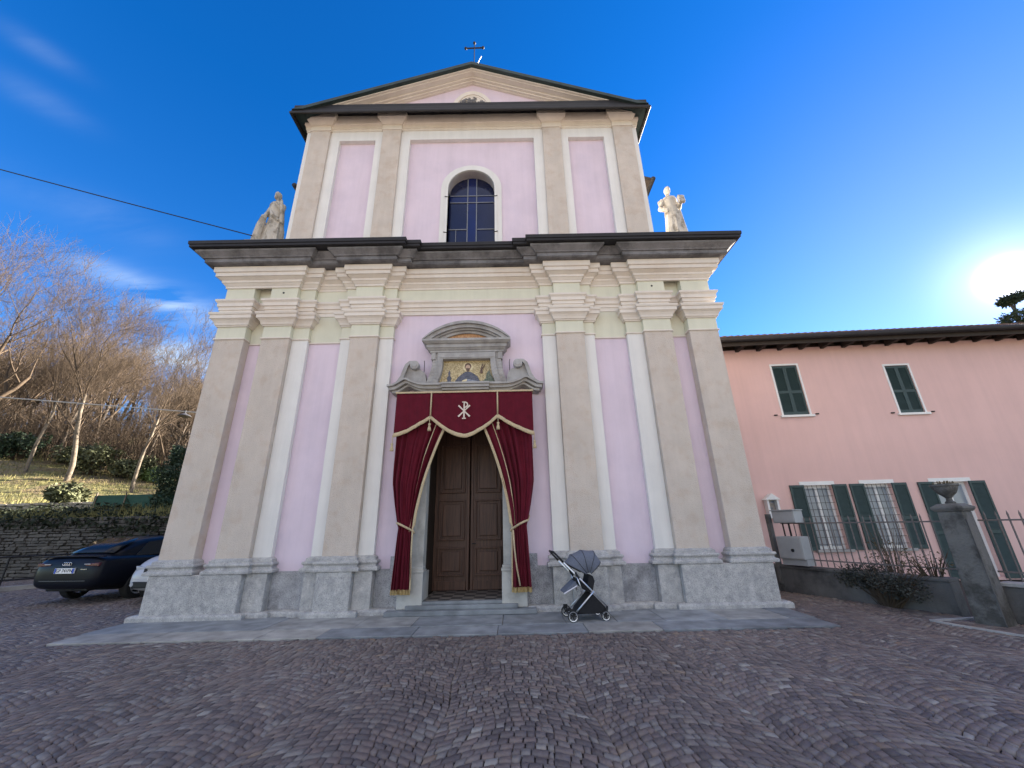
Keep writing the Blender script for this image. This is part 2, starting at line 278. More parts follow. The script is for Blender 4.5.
def checker():
    m = bpy.data.materials.new('checkered_floor_tiles'); m.use_nodes = True
    t = m.node_tree; n = t.nodes; l = t.links; p = n['Principled BSDF']; p.inputs['Roughness'].default_value = 0.5
    tc = n.new('ShaderNodeTexCoord'); c = n.new('ShaderNodeTexChecker'); c.inputs['Scale'].default_value = 4.6
    c.inputs['Color1'].default_value = (0.20, 0.18, 0.16, 1); c.inputs['Color2'].default_value = (0.045, 0.042, 0.042, 1)
    mp = n.new('ShaderNodeMapping'); mp.inputs['Location'].default_value = (0.03, 0.03, 0.05); l.new(tc.outputs['Object'], mp.inputs[0]); l.new(mp.outputs[0], c.inputs['Vector']); l.new(c.outputs['Color'], p.inputs['Base Color']); return m
M['tile_floor'] = checker()
def terrain_mat():
    m = bpy.data.materials.new('winter_grass_ground'); m.use_nodes = True
    t = m.node_tree; n = t.nodes; l = t.links; p = n['Principled BSDF']; p.inputs['Roughness'].default_value = 0.95
    tc = n.new('ShaderNodeTexCoord')
    z = n.new('ShaderNodeTexNoise'); z.inputs['Scale'].default_value = 0.35; z.inputs['Detail'].default_value = 9; z.inputs['Roughness'].default_value = 0.7; l.new(tc.outputs['Object'], z.inputs['Vector'])
    cr = n.new('ShaderNodeValToRGB'); e = cr.color_ramp.elements
    e[0].position = 0.33; e[0].color = (0.075, 0.060, 0.032, 1); e[1].position = 0.68; e[1].color = (0.25, 0.21, 0.085, 1)
    q = e.new(0.48); q.color = (0.20, 0.15, 0.075, 1); q = e.new(0.56); q.color = (0.17, 0.165, 0.055, 1)
    l.new(z.outputs['Fac'], cr.inputs[0]); l.new(cr.outputs[0], p.inputs['Base Color'])
    b = n.new('ShaderNodeTexNoise'); b.inputs['Scale'].default_value = 6; b.inputs['Detail'].default_value = 6; l.new(tc.outputs['Object'], b.inputs['Vector'])
    bp = n.new('ShaderNodeBump'); bp.inputs['Strength'].default_value = 0.8; bp.inputs['Distance'].default_value = 0.15; l.new(b.outputs['Fac'], bp.inputs['Height']); l.new(bp.outputs[0], p.inputs['Normal'])
    return m
M['terrain'] = terrain_mat()

# ------------------------------------------------------------------ mesh helpers
class MB:
    def __init__(s): s.v = []; s.f = []; s.m = []; s.cm = 0; s.tint = None
    def add(s, vs, fs):
        o = len(s.v); s.v += [tuple(q) for q in vs]; s.f += [tuple(o + i for i in f) for f in fs]; s.m += [s.cm] * len(fs); return s
    def box(s, x0, x1, y0, y1, z0, z1):
        return s.add([(x0, y0, z0), (x1, y0, z0), (x1, y1, z0), (x0, y1, z0), (x0, y0, z1), (x1, y0, z1), (x1, y1, z1), (x0, y1, z1)],
                     [(3, 2, 1, 0), (4, 5, 6, 7), (0, 1, 5, 4), (1, 2, 6, 5), (2, 3, 7, 6), (3, 0, 4, 7)])
    def obox(s, c, ax, ay, az, hx, hy, hz):      # oriented box
        c = Vector(c); ax = Vector(ax).normalized() * hx; ay = Vector(ay).normalized() * hy; az = Vector(az).normalized() * hz
        vs = [c + a * ax + b * ay + d * az for d in (-1, 1) for (a, b) in ((-1, -1), (1, -1), (1, 1), (-1, 1))]
        return s.add(vs, [(3, 2, 1, 0), (4, 5, 6, 7), (0, 1, 5, 4), (1, 2, 6, 5), (2, 3, 7, 6), (3, 0, 4, 7)])
    def prism(s, poly, y0, y1):                  # polygon in (x,z) extruded along y
        n = len(poly)
        vs = [(x, y0, z) for x, z in poly] + [(x, y1, z) for x, z in poly]
        fs = [tuple(range(n)), tuple(range(2 * n - 1, n - 1, -1))] + [(i, i + n, (i + 1) % n + n, (i + 1) % n) for i in range(n)]
        return s.add(vs, fs)
    def prismz(s, poly, z0, z1):                 # polygon in (x,y) extruded along z
        n = len(poly)
        vs = [(x, y, z0) for x, y in poly] + [(x, y, z1) for x, y in poly]
        fs = [tuple(range(n))[::-1], tuple(range(n, 2 * n))] + [(i, (i + 1) % n, (i + 1) % n + n, i + n) for i in range(n)]
        return s.add(vs, fs)
    def prismx(s, poly, x0, x1):                 # polygon in (y,z) extruded along x
        n = len(poly)
        vs = [(x0, y, z) for y, z in poly] + [(x1, y, z) for y, z in poly]
        fs = [tuple(range(n))[::-1], tuple(range(n, 2 * n))] + [(i, (i + 1) % n, (i + 1) % n + n, i + n) for i in range(n)]
        return s.add(vs, fs)
    def strip(s, outer, inner, y0, y1):          # band between two equal-length polylines in (x,z), extruded along y
        n = len(outer)
        for i in range(n - 1):
            s.prism([outer[i], outer[i + 1], inner[i + 1], inner[i]], y0, y1)
        return s
    def tube(s, pts, rad, n=8, cap=True):
        pts = [Vector(p) for p in pts]
        if isinstance(rad, (int, float)): rad = [rad] * len(pts)
        ref = Vector((0, 0, 1)); vs = []
        d = (pts[-1] - pts[0])
        if d.length < 1e-9: d = pts[1] - pts[0]
        if abs(d.normalized().z) > 0.9: ref = Vector((1, 0, 0))
        for i, p in enumerate(pts):
            t = (pts[min(i + 1, len(pts) - 1)] - pts[max(i - 1, 0)]).normalized()
            a = t.cross(ref)
            if a.length < 1e-4: a = t.cross(Vector((0, 1, 0)))
            a.normalize(); b = t.cross(a)
            vs += [p + (a * math.cos(2 * math.pi * k / n) + b * math.sin(2 * math.pi * k / n)) * rad[i] for k in range(n)]
        fs = [(i * n + k, i * n + (k + 1) % n, (i + 1) * n + (k + 1) % n, (i + 1) * n + k) for i in range(len(pts) - 1) for k in range(n)]
        if cap: fs += [tuple(range(n))[::-1], tuple(range((len(pts) - 1) * n, len(pts) * n))]
        return s.add(vs, fs)
    def lathe(s, prof, n=20, c=(0, 0, 0), axis='z', sx=1, sy=1, cap=True):
        vs = []
        for r, h in prof:
            for k in range(n):
                a = 2 * math.pi * k / n; q = (r * math.cos(a) * sx, r * math.sin(a) * sy, h)
                if axis == 'y': q = (q[0], q[2], q[1])
                if axis == 'x': q = (q[2], q[0], q[1])
                vs.append((q[0] + c[0], q[1] + c[1], q[2] + c[2]))
        m = len(prof)
        fs = [(i * n + k, i * n + (k + 1) % n, (i + 1) * n + (k + 1) % n, (i + 1) * n + k) for i in range(m - 1) for k in range(n)]
        if cap: fs += [tuple(range(n))[::-1], tuple(range((m - 1) * n, m * n))]
        return s.add(vs, fs)
    def ball(s, c, r, n=12, sc_=(1, 1, 1)):
        pr = [(r * math.sin(math.pi * i / n), -r * math.cos(math.pi * i / n)) for i in range(n + 1)]
        pr[0] = (r * 0.02, -r); pr[-1] = (r * 0.02, r)
        o = len(s.v); s.lathe(pr, n + 4)
        for i in range(o, len(s.v)):
            x, y, z = s.v[i]; s.v[i] = (x * sc_[0] + c[0], y * sc_[1] + c[1], z * sc_[2] + c[2])
        return s
    def sweep(s, plan, prof):                    # moulding: profile (out, z) mitred round a plan polyline (x,y); outward is right of travel
        P = [Vector((a, b, 0)) for a, b in plan]; n = len(P); nr = []
        for i in range(n - 1):
            d = (P[i + 1] - P[i]).normalized(); nr.append(Vector((d.y, -d.x, 0)))
        vs = []
        for i in range(n):
            if i == 0: o = nr[0]
            elif i == n - 1: o = nr[-1]
            else:
                a, b = nr[i - 1], nr[i]; o = (a + b) / (1 + a.dot(b)) if (1 + a.dot(b)) > 1e-6 else a
            for q, z in prof:
                v = P[i] + o * q; vs.append((v.x, v.y, z))
        m = len(prof)
        fs = [(i * m + k, (i + 1) * m + k, (i + 1) * m + k + 1, i * m + k + 1) for i in range(n - 1) for k in range(m - 1)]
        fs += [tuple(range(m)), tuple(range((n - 1) * m, n * m))[::-1]]
        return s.add(vs, fs)

def prop(o, label=None, cat=None, group=None, kind=None):
    if label: o['label'] = label
    if cat: o['category'] = cat
    if group: o['group'] = group
    if kind: o['kind'] = kind
    return o
def obj(name, mb, mats, parent=None, smooth=False, bevel=0.0, sub=0, autosmooth=None):
    me = bpy.data.meshes.new(name); me.from_pydata(mb.v, [], mb.f)
    if not isinstance(mats, (list, tuple)): mats = [mats]
    for m in mats: me.materials.append(m)
    if len(mats) > 1: me.polygons.foreach_set('material_index', mb.m)
    bm = bmesh.new(); bm.from_mesh(me); bmesh.ops.recalc_face_normals(bm, faces=bm.faces[:]); bm.to_mesh(me); bm.free()
    if smooth: me.polygons.foreach_set('use_smooth', [True] * len(me.polygons))
    if mb.tint is not None:
        a = me.attributes.new('tint', 'FLOAT', 'POINT'); a.data.foreach_set('value', mb.tint)
    me.update()
    o = bpy.data.objects.new(name, me); C.objects.link(o)
    if parent is not None: o.parent = parent
    if bevel:
        b = o.modifiers.new('bevel', 'BEVEL'); b.width = bevel; b.segments = 2; b.limit_method = 'ANGLE'; b.angle_limit = R(40)
    if sub:
        b = o.modifiers.new('sub', 'SUBSURF'); b.levels = sub; b.render_levels = sub
    return o
def thing(name, label, cat, loc=(0, 0, 0), rz=0.0, group=None):
    o = bpy.data.objects.new(name, None); C.objects.link(o); o.location = loc; o.rotation_euler = (0, 0, rz); o.empty_display_size = 0.2
    return prop(o, label, cat, group)
def dup(root, loc, rz=0.0, scale=1.0, label=None):
    r = root.copy(); C.objects.link(r); r.location = loc; r.rotation_euler = (0, 0, rz); r.scale = (scale,) * 3
    if label: r['label'] = label
    for ch in list(root.children):
        c = ch.copy(); C.objects.link(c); c.parent = r
        for g in ch.children:
            d = g.copy(); C.objects.link(d); d.parent = c
    return r
def textmesh(name, s, size, m, parent, loc, rot, align='CENTER', extrude=0.002, sx=1.0):
    cu = bpy.data.curves.new('txt', 'FONT'); cu.body = s; cu.size = size; cu.align_x = align; cu.align_y = 'CENTER'; cu.extrude = extrude
    t = bpy.data.objects.new('txt', cu); C.objects.link(t); bpy.context.view_layer.update()
    me = bpy.data.meshes.new_from_object(t.evaluated_get(bpy.context.evaluated_depsgraph_get())); bpy.data.objects.remove(t)
    me.materials.clear(); me.materials.append(m); me.name = name
    o = bpy.data.objects.new(name, me); C.objects.link(o); o.parent = parent; o.location = loc; o.rotation_euler = rot; o.scale = (sx, 1, 1); return o

# ------------------------------------------------------------------ terrain, paving
def sstep(x, a, b):
    t = np.clip((x - a) / (b - a), 0, 1); return t * t * (3 - 2 * t)
HY = [-1e4, 16.72, 17.0, 19.3, 19.75, 22, 25, 30, 40, 60, 100, 180, 900]
HZ = [0, 0, 2.05, 2.45, 2.95, 3.4, 4.0, 5.0, 7.6, 12.5, 19, 25, 40]
def hill(X, Y):
    X = np.asarray(X, float); Y = np.asarray(Y, float)
    f = sstep(-X, 7.6, 9.6)
    tilt = 0.19 * np.clip(-X - 23.5 + (25 - Y) * 0.0, -6, 16) * np.clip((Y - 17) / 8, 0, 1)
    return f * (np.interp(Y, HY, HZ) + np.where(Y > 17, tilt, 0))
gx = np.concatenate([[-900, -500, -300, -200, -150], np.arange(-120, -30, 1.5), np.arange(-30, -6, 0.5), np.arange(-6, 30, 2), [40, 60, 100, 200, 400, 900]])
gy = np.concatenate([[-900, -400, -200, -100, -60, -30], np.arange(-20, 16, 2), [16.0, 16.72, 17.0], np.arange(17.5, 32, 0.5), np.arange(32, 80, 1.5), np.arange(80, 180, 8), [220, 300, 500, 900]])
GX, GY = np.meshgrid(gx, gy)
rs = np.random.RandomState(3)
GZ = hill(GX, GY) - 0.05 + np.where(hill(GX, GY) > 1.9, rs.normal(0, 0.05, GX.shape), 0)
g = MB(); g.v = [(a, b, c) for a, b, c in zip(GX.ravel(), GY.ravel(), GZ.ravel())]
nx = len(gx); g.f = [(j * nx + i, j * nx + i + 1, (j + 1) * nx + i + 1, (j + 1) * nx + i) for j in range(len(gy) - 1) for i in range(nx - 1)]; g.m = [0] * len(g.f)
prop(obj('ground', g, M['terrain'], smooth=True), kind='structure')
p = MB(); p.add([(-42, -60, -0.022), (40, -60, -0.022), (40, 16.35, -0.022), (-42, 16.35, -0.022)], [(0, 1, 2, 3)])
prop(obj('piazza', p, M['mortar']), kind='structure')
p = MB(); p.add([(-42, -60, -0.016), (40, -60, -0.016), (40, -0.75, -0.016), (-42, -0.75, -0.016)], [(0, 1, 2, 3)])
prop(obj('bounce_paving', p, mat('pale_bounce_paving', (0.33, 0.29, 0.255), 0.85, var=0.2, scale=5, bump=0.4, bscale=12)), kind='structure')  # unseen ground behind the viewer, added pale to bounce sun onto the facade

WA, WB = np.array([6.03, 9.68]), np.array([7.13, 6.99])       # foot of the low garden wall
wd = (WB - WA) / np.linalg.norm(WB - WA)
def cobbles():
    rs = np.random.RandomState(11)
    cw, rp, ns, rise = 1.30, 0.083, 16, 0.28
    c = np.arange(-14, 11); j = np.arange(-14, 200); i = np.arange(ns)
    Cc, J, I = np.meshgrid(c, j, i, indexing='ij'); Cc = Cc.ravel(); J = J.ravel(); I = I.ravel()
    n = len(I)
    # joints along each arc jittered per (column,row)
    base = np.linspace(-0.5, 0.5, ns + 1)
    jit = rs.uniform(-0.022, 0.022, (len(c), len(j), ns + 1)); jit[:, :, 0] = jit[:, :, -1] = 0
    cuts = base[None, None, :] + jit
    ci = Cc - c[0]; ji = J - j[0]
    s0 = cuts[ci, ji, I]; s1 = cuts[ci, ji, I + 1]
    off = (ci * 0.37 % 1.0) * rp + 0.06 * (ci % 2)
    def pt(s, r):
        x = (Cc + s) * cw; y = r * rp + rise * (0.75 * (1 - (2 * s) ** 2) + 0.25 * (0.5 + 0.5 * np.cos(2 * np.pi * s))) + off + 0.03 * np.sin(x * 1.1 + r * 0.07) + 0.02 * np.sin(r * 0.31 + Cc); x0_ = x; x = x + 0.035 * np.sin(y * 2.1 + x0_ * 1.3) + 0.015 * np.sin(y * 5.3 + x0_ * 2.9)
        return np.stack([x, y], -1)
    q = np.stack([pt(s0, J), pt(s1, J), pt(s1, J + 1), pt(s0, J + 1)], 1)      # n,4,2
    cen = q.mean(1, keepdims=True)
    q = q + rs.uniform(-0.006, 0.006, q.shape)
    gapx = 0.0065
    d = q - cen; ln = np.linalg.norm(d, axis=2, keepdims=True)
    bot = cen + d * (1 - gapx / ln * 0.6); top = cen + d * (1 - (gapx + 0.0030) / ln)
    zt = rs.normal(0.0, 0.002, (n, 1)) + rs.uniform(-0.0022, 0.0022, (n, 4))
    V = np.zeros((n, 8, 3)); V[:, :4, :2] = bot; V[:, :4, 2] = -0.016 + zt * 0.3; V[:, 4:, :2] = top; V[:, 4:, 2] = zt
    lowv = V.copy(); 
    cx, cy = cen[:, 0, 0], cen[:, 0, 1]
    keep = (cx > -18) & (cx < 13) & (cy > -0.6) & (cy < 16.1)
    keep &= ~((cx > -6.88) & (cx < 4.84) & (cy > 6.63))
    side = (cx - WA[0]) * (-wd[1]) + (cy - WA[1]) * wd[0]
    keep &= ~((side > 0.0))
    keep &= ~((cx > 4.8) & (cy > 10.8))
    V = V[keep]; n = len(V)
    tint = np.clip(rs.beta(1.5, 1.8, n) + rs.normal(0, 0.08, n), 0, 1)
    F = np.array([[4, 5, 6, 7], [0, 1, 5, 4], [1, 2, 6, 5], [2, 3, 7, 6], [3, 0, 4, 7]])
    faces = (np.arange(n)[:, None, None] * 8 + F[None]).reshape(-1, 4)
    me = bpy.data.meshes.new('cobblestones')
    me.vertices.add(n * 8); me.vertices.foreach_set('co', V.ravel())
    nf = len(faces); me.loops.add(nf * 4); me.loops.foreach_set('vertex_index', faces.ravel().astype(np.int32))
    me.polygons.add(nf); me.polygons.foreach_set('loop_start', np.arange(nf, dtype=np.int32) * 4)
    a = me.attributes.new('tint', 'FLOAT', 'POINT'); a.data.foreach_set('value', np.repeat(tint, 8).astype(np.float32))
    me.materials.append(M['cobble']); me.update(); me.validate()
    o = bpy.data.objects.new('cobblestones', me); C.objects.link(o); prop(o, kind='structure')
cobbles()

# stone apron in front of the church, two rows of slabs
rnd = random.Random(5)
def slab_row(mb, x0, x1, y0, y1, z, mean):
    x = x0
    while x < x1 - 0.2:
        w_ = min(rnd.uniform(0.7, 1.35) * mean, x1 - x)
        if x1 - (x + w_) < 0.35: w_ = x1 - x
        o = len(mb.v); dz = rnd.uniform(-0.003, 0.003)
        mb.box(x + 0.004, x + w_ - 0.004, y0 + 0.004, y1 - 0.004, -0.06, z + dz)
        t = rnd.random(); mb.tint += [t] * 8
        x += w_
s_ = MB(); s_.tint = []
slab_row(s_, -6.84, 4.80, 6.68, 7.22, 0.012, 1.25)
slab_row(s_, -6.90, 4.82, 7.22, 8.2, 0.016, 1.1)
prop(obj('stone_apron', s_, M['slab'], bevel=0.006), kind='structure')

# ------------------------------------------------------------------ church (local: x = u from axis, y = behind wall plane, z up)
XA, YW = -0.96, 8.39
ch = thing('church', 'tall lilac and beige plastered church with pilasters, dark cornice and triangular pediment', 'church', (XA, YW, 0))
W_, S_, P_ = 0.0, -0.11, -0.22
def both(lst): return [(-b, -a, y) for a, b, y in reversed(lst)] + lst
def plan(steps, back=3.0):
    """steps: right-half list of (u0,u1,y) from the axis outward, mirrored; with returns along the sides"""
    full = [(-b, -a, y) for a, b, y in reversed(steps)] + steps
    pts = [(full[0][0], back)]
    for a, b, y in full:
        for q in ((a, y), (b, y)):
            if pts[-1] != q: pts.append(q)
    pts.append((full[-1][1], back))
    out = []
    for q in pts:       # drop collinear doubles
        if len(out) >= 2 and ((out[-1][0] == out[-2][0] == q[0]) or (out[-1][1] == out[-2][1] == q[1])): out[-1] = q
        else: out.append(q)
    return out
A = [(0, 1.735, W_), (1.735, 2.05, S_), (2.05, 2.69, P_), (2.69, 2.95, S_), (2.95, 3.71, W_), (3.71, 4.08, S_), (4.08, 4.72, P_), (4.72, 5.12, W_), (5.12, 5.79, P_)]
B = A[:6] + [(4.08, 5.79, P_)]
Cc = [(0, 1.735, W_), (1.735, 2.05, S_), (2.05, 2.69, P_), (2.69, 4.08, S_ + 0.02), (4.08, 5.79, P_)]
D = [(0, 1.735, W_), (1.735, 2.05, S_), (2.05, 5.79, P_)]

# walls
mb = MB()
mb.box(-5.74, -1.12, 0, 0.45, 0, 7.8); mb.box(1.12, 5.74, 0, 0.45, 0, 7.8); mb.box(-1.12, 1.12, 0, 0.45, 4.12, 7.8)
obj('facade_wall', mb, M['lilac'], ch)
mb = MB()
mb.box(-5.72, -4.0, 0.46, 17.5, 0, 7.4); mb.box(4.0, 5.72, 0.46, 17.5, 0, 7.4); mb.box(-4.6, 4.6, 0.75, 17.5, 7.41, 11.2); mb.box(-3.99, 3.99, 1.6, 17.5, 0, 7.39)
mb.prism([(-4.59, 11.2), (4.59, 11.2), (0, 12.9)], 0.9, 17.4)
obj('nave_wall', mb, M['cream'], ch)
mb = MB()
for s in (-1, 1):
    mb.prism([(s * 5.40, 11.30), (0, 13.0), (0, 13.14), (s * 5.40, 11.40)], 0.85, 17.9)
    mb.prism([(s * 6.1, 7.6), (s * 4.6, 8.3), (s * 4.6, 8.42), (s * 6.1, 7.72)], 0.6, 17.9)
obj('nave_roof', mb, M['eave_wood'], ch)
for s in (-1, 1): obj('nave_gutter', MB().tube([(s * 5.44, 0.8, 11.33), (s * 5.44, 17.9, 11.33)], 0.07, 8), M['metal_dark'], ch, smooth=True)

# pilasters and lesenes of the lower order
for s in (-1, 1):
    for a, b in ((2.05, 2.69), (4.08, 4.72), (5.12, 5.79)):
        x0, x1 = sorted((s * a, s * b))
        obj('pilaster', MB().box(x0, x1, P_, -0.001, 1.0, 5.645), M['beige'], ch, bevel=0.008)
    for a, b in ((1.735, 2.048), (2.692, 2.95), (3.71, 4.078)):
        x0, x1 = sorted((s * a, s * b))
        obj('lesene', MB().box(x0, x1, S_, -0.001, 1.0, 5.645), M['white'], ch, bevel=0.006)
# blocks above the shafts (necks + frieze breaks)
mb = MB()
def blk(mb, a, b, y, z0, z1):
    for s in (-1, 1):
        x0, x1 = sorted((s * a, s * b)); mb.box(x0, x1, y, -0.001, z0, z1)
for a, b, y in A:
    if y != W_: blk(mb, a + 0.001, b - 0.001, y, 5.647, 7.62)
for a, b in ((2.952, 3.708), (4.722, 5.118)): blk(mb, a, b, -0.014, 5.60, 7.3)
mb.box(-1.733, 1.733, -0.012, -0.001, 6.36, 7.3)
obj('frieze', mb, M['pistachio'], ch)
for s in (-1, 1):
    for a, b in ((2.952, 3.708), (4.722, 5.118)): obj('string_moulding', MB().box(*sorted((s * a, s * b)), -0.032, -0.001, 5.585, 5.615), M['cream'], ch)
# capitals: only round the projecting groups
cap = [(-0.02, 5.64), (0.022, 5.64), (0.028, 5.655), (0.022, 5.672), (-0.005, 5.673), (-0.005, 5.96), (0.03, 5.962), (0.03, 5.99), (0.05, 5.992), (0.062, 6.04), (0.09, 6.09), (0.125, 6.125), (0.14, 6.128), (0.14, 6.215), (0.158, 6.22), (0.17, 6.255), (0.17, 6.275), (-0.02, 6.285)]
groups = [A[1:4], A[5:7], A[8:9]]
for gI, gr in enumerate(groups):
    for s in (-1, 1):
        pts = [(gr[0][0], -0.002)]
        for a, b, y in gr: pts += [(a, y), (b, y)]
        pts.append((gr[-1][1], -0.002 if gI < 2 else 3.0))
        if s < 0: pts = [(-x, y) for x, y in reversed(pts)]
        q = []
        for t in pts:
            if not q or q[-1] != t: q.append(t)
        obj('capital', MB().sweep(q, cap), M['cream'], ch)
arch = [(-0.02, 6.286), (0.035, 6.29), (0.035, 6.385), (0.055, 6.388), (0.055, 6.468), (0.085, 6.472), (0.085, 6.555), (0.10, 6.575), (0.125, 6.60), (0.125, 6.645), (-0.02, 6.665)]
obj('architrave', MB().sweep(plan(A), arch), M['cream'], ch)
bed = [(-0.02, 6.99), (0.03, 6.992), (0.03, 7.04), (0.05, 7.06), (0.085, 7.105), (0.10, 7.108), (0.10, 7.165), (0.13, 7.185), (0.18, 7.22), (0.205, 7.222), (0.205, 7.315), (0.235, 7.32), (0.245, 7.345), (0.245, 7.455), (-0.02, 7.465)]
obj('bed_moulding', MB().sweep(plan(B), bed), M['cream'], ch)
stn = [(-0.02, 7.467), (0.37, 7.467), (0.37, 7.48), (0.39, 7.482), (0.39, 7.572), (0.425, 7.576), (0.44, 7.60), (0.49, 7.64), (0.54, 7.675), (0.55, 7.68), (0.55, 7.725), (-0.02, 7.73)]
obj('stone_cornice', MB().sweep(plan(Cc), stn), M['cornice_stone'], ch)
mtl = [(-0.02, 7.732), (0.62, 7.735), (0.635, 7.742), (0.635, 7.80), (0.655, 7.806), (0.66, 7.885), (0.65, 7.90), (-0.02, 8.04)]
obj('cornice_flashing', MB().sweep(plan(D), mtl), M['metal_dark'], ch)
mb = MB().box(-5.7, 5.7, -0.2, 0.6, 8.0, 8.03); obj('cornice_roof', mb, M['metal_dark'], ch)

# plinth
mb = MB()
for s in (-1, 1):
    for a, b, y in ((2.045, 2.695, P_ - 0.11), (4.075, 5.80, P_ - 0.11)):
        x0, x1 = sorted((s * a, s * b)); obj('pedestal', MB().box(x0, x1, y, -0.003, 0.03, 0.752), M['granite'], ch, bevel=0.012)
    for a, b, y in ((1.70, 2.043, S_ - 0.10), (2.697, 2.985, S_ - 0.10), (3.675, 4.073, S_ - 0.10)):
        x0, x1 = sorted((s * a, s * b)); obj('pedestal', MB().box(x0, x1, y, -0.003, 0.03, 0.748), M['granite'], ch, bevel=0.01)
    for a, b in ((2.987, 3.673), (1.20, 1.698)):
        x0, x1 = sorted((s * a, s * b)); obj('plinth_slab', MB().box(x0, x1, -0.035, -0.003, 0.03, 0.76), M['granite_dark'], ch, bevel=0.006)
basep = [(-0.01, 0.753), (0.125, 0.755), (0.13, 0.77), (0.13, 0.80), (0.12, 0.815), (0.085, 0.83), (0.075, 0.855), (0.085, 0.875), (0.105, 0.89), (0.108, 0.91), (0.10, 0.93), (0.06, 0.94), (0.055, 0.985), (0.03, 1.0), (0.0, 1.018), (-0.01, 1.02)]
for gI, gr in enumerate(groups):
    for s in (-1, 1):
        pts = [(gr[0][0], -0.002)]
        for a, b, y in gr: pts += [(a, y), (b, y)]
        pts.append((gr[-1][1], -0.002 if gI < 2 else 3.0))
        if s < 0: pts = [(-x, y) for x, y in reversed(pts)]
        q = []
        for t in pts:
            if not q or q[-1] != t: q.append(t)
        obj('pilaster_base', MB().sweep(q, basep), M['granite'], ch)
lowp = [(-0.01, 0.0), (0.17, 0.0), (0.172, 0.07), (0.16, 0.095), (0.125, 0.11), (-0.01, 0.112)]
PL = [(1.36, 2.045, S_), (2.045, 2.695, P_), (2.695, 2.985, S_), (2.985, 3.675, -0.02), (3.675, 4.075, S_), (4.075, 5.80, P_)]
for s in (-1, 1):
    pts = [(1.36, -0.002)]
    for a, b, y in PL: pts += [(a, y), (b, y)]
    pts.append((5.80, 3.0))
    if s < 0: pts = [(-x, y) for x, y in reversed(pts)]
    q = []
    for t in pts:
        if not q or q[-1] != t: q.append(t)
    obj('plinth_moulding', MB().sweep(q, lowp), M['granite'], ch)

# ---- upper order
YU = -0.07
def arch_pts(r, zc, z0, n=20):
    return [(-r, z0)] + [(r * math.cos(math.pi - math.pi * i / n), zc + r * math.sin(math.pi - math.pi * i / n)) for i in range(n + 1)] + [(r, z0)]
# recessed lilac panels (with arched hole in the middle one)
def wall_with_arch(mb, hw, z0, z1, r, zc, zb, y0, y1, n=20):
    """wall -hw..hw, z0..z1 with arched opening half-width r springing at zc, sill zb"""
    mb.box(-hw, -r, y0, y1, z0, z1); mb.box(r, hw, y0, y1, z0, z1); mb.box(-r, r, y0, y1, z0, zb)
    a = [(r * math.cos(math.pi - math.pi * i / n), zc + r * math.sin(math.pi - math.pi * i / n)) for i in range(n + 1)]
    for i in range(n): mb.prism([a[i], a[i + 1], (a[i + 1][0], z1), (a[i][0], z1)], y0, y1)
mb = MB(); wall_with_arch(mb, 1.9, 7.9, 12.2, 0.64, 10.32, 8.06, 0.12, 0.45)
for s in (-1, 1): mb.box(*sorted((s * 2.7, s * 3.95)), 0.12, 0.45, 7.9, 12.2)
obj('upper_wall', mb, M['lilac'], ch)
mb = MB()
for s in (-1, 1):
    for a, b in ((1.79, 2.79), (3.83, 4.80)): mb.box(*sorted((s * a, s * b)), 0.0, 0.46, 7.9, 12.42)
    mb.box(*sorted((s * 2.79, s * 3.83)), 0.0, 0.46, 12.08, 12.42)
mb.box(-1.79, 1.79, 0.0, 0.46, 12.08, 12.42)
obj('panel_frame', mb, M['white'], ch)
mb = MB().box(-4.80, 4.80, 0.002, 0.46, 12.422, 12.97); obj('upper_frieze', mb, M['pistachio'], ch)
UP = [(2.05, 2.58), (4.10, 4.66)]
for s in (-1, 1):
    for a, b in UP:
        x0, x1 = sorted((s * a, s * b)); obj('upper_pilaster', MB().box(x0, x1, YU, -0.001, 7.9, 12.40), M['beige'], ch, bevel=0.008)
upA = [(0, 2.05, 0.0), (2.05, 2.58, YU), (2.58, 4.10, 0.0), (4.10, 4.66, YU)]
ucap = [(-0.01, 12.395), (0.025, 12.395), (0.03, 12.41), (0.02, 12.43), (0.012, 12.432), (0.012, 12.58), (0.035, 12.583), (0.035, 12.61), (0.06, 12.64), (0.10, 12.70), (0.135, 12.76), (0.15, 12.765), (0.15, 12.97), (-0.01, 12.975)]
for s in (-1, 1):
    for a, b in UP:
        pts = [(a, -0.002), (a, YU), (b, YU), (b, -0.002)]
        if s < 0: pts = [(-x, y) for x, y in reversed(pts)]
        obj('upper_capital', MB().sweep(pts, ucap), M['cream'], ch)
        x0, x1 = sorted((s * (a + 0.002), s * (b - 0.002))); obj('capital_block', MB().box(x0, x1, YU - 0.01, 0, 12.43, 12.95), M['cream'], ch)
uarch = [(-0.01, 12.42), (0.02, 12.425), (0.02, 12.50), (0.045, 12.505), (0.045, 12.56), (0.07, 12.64), (0.085, 12.65), (0.085, 12.97), (-0.01, 12.975)]
obj('upper_architrave', MB().sweep([(-4.80, 2), (-4.80, 0.0), (4.80, 0.0), (4.80, 2)], uarch), M['cream'], ch)
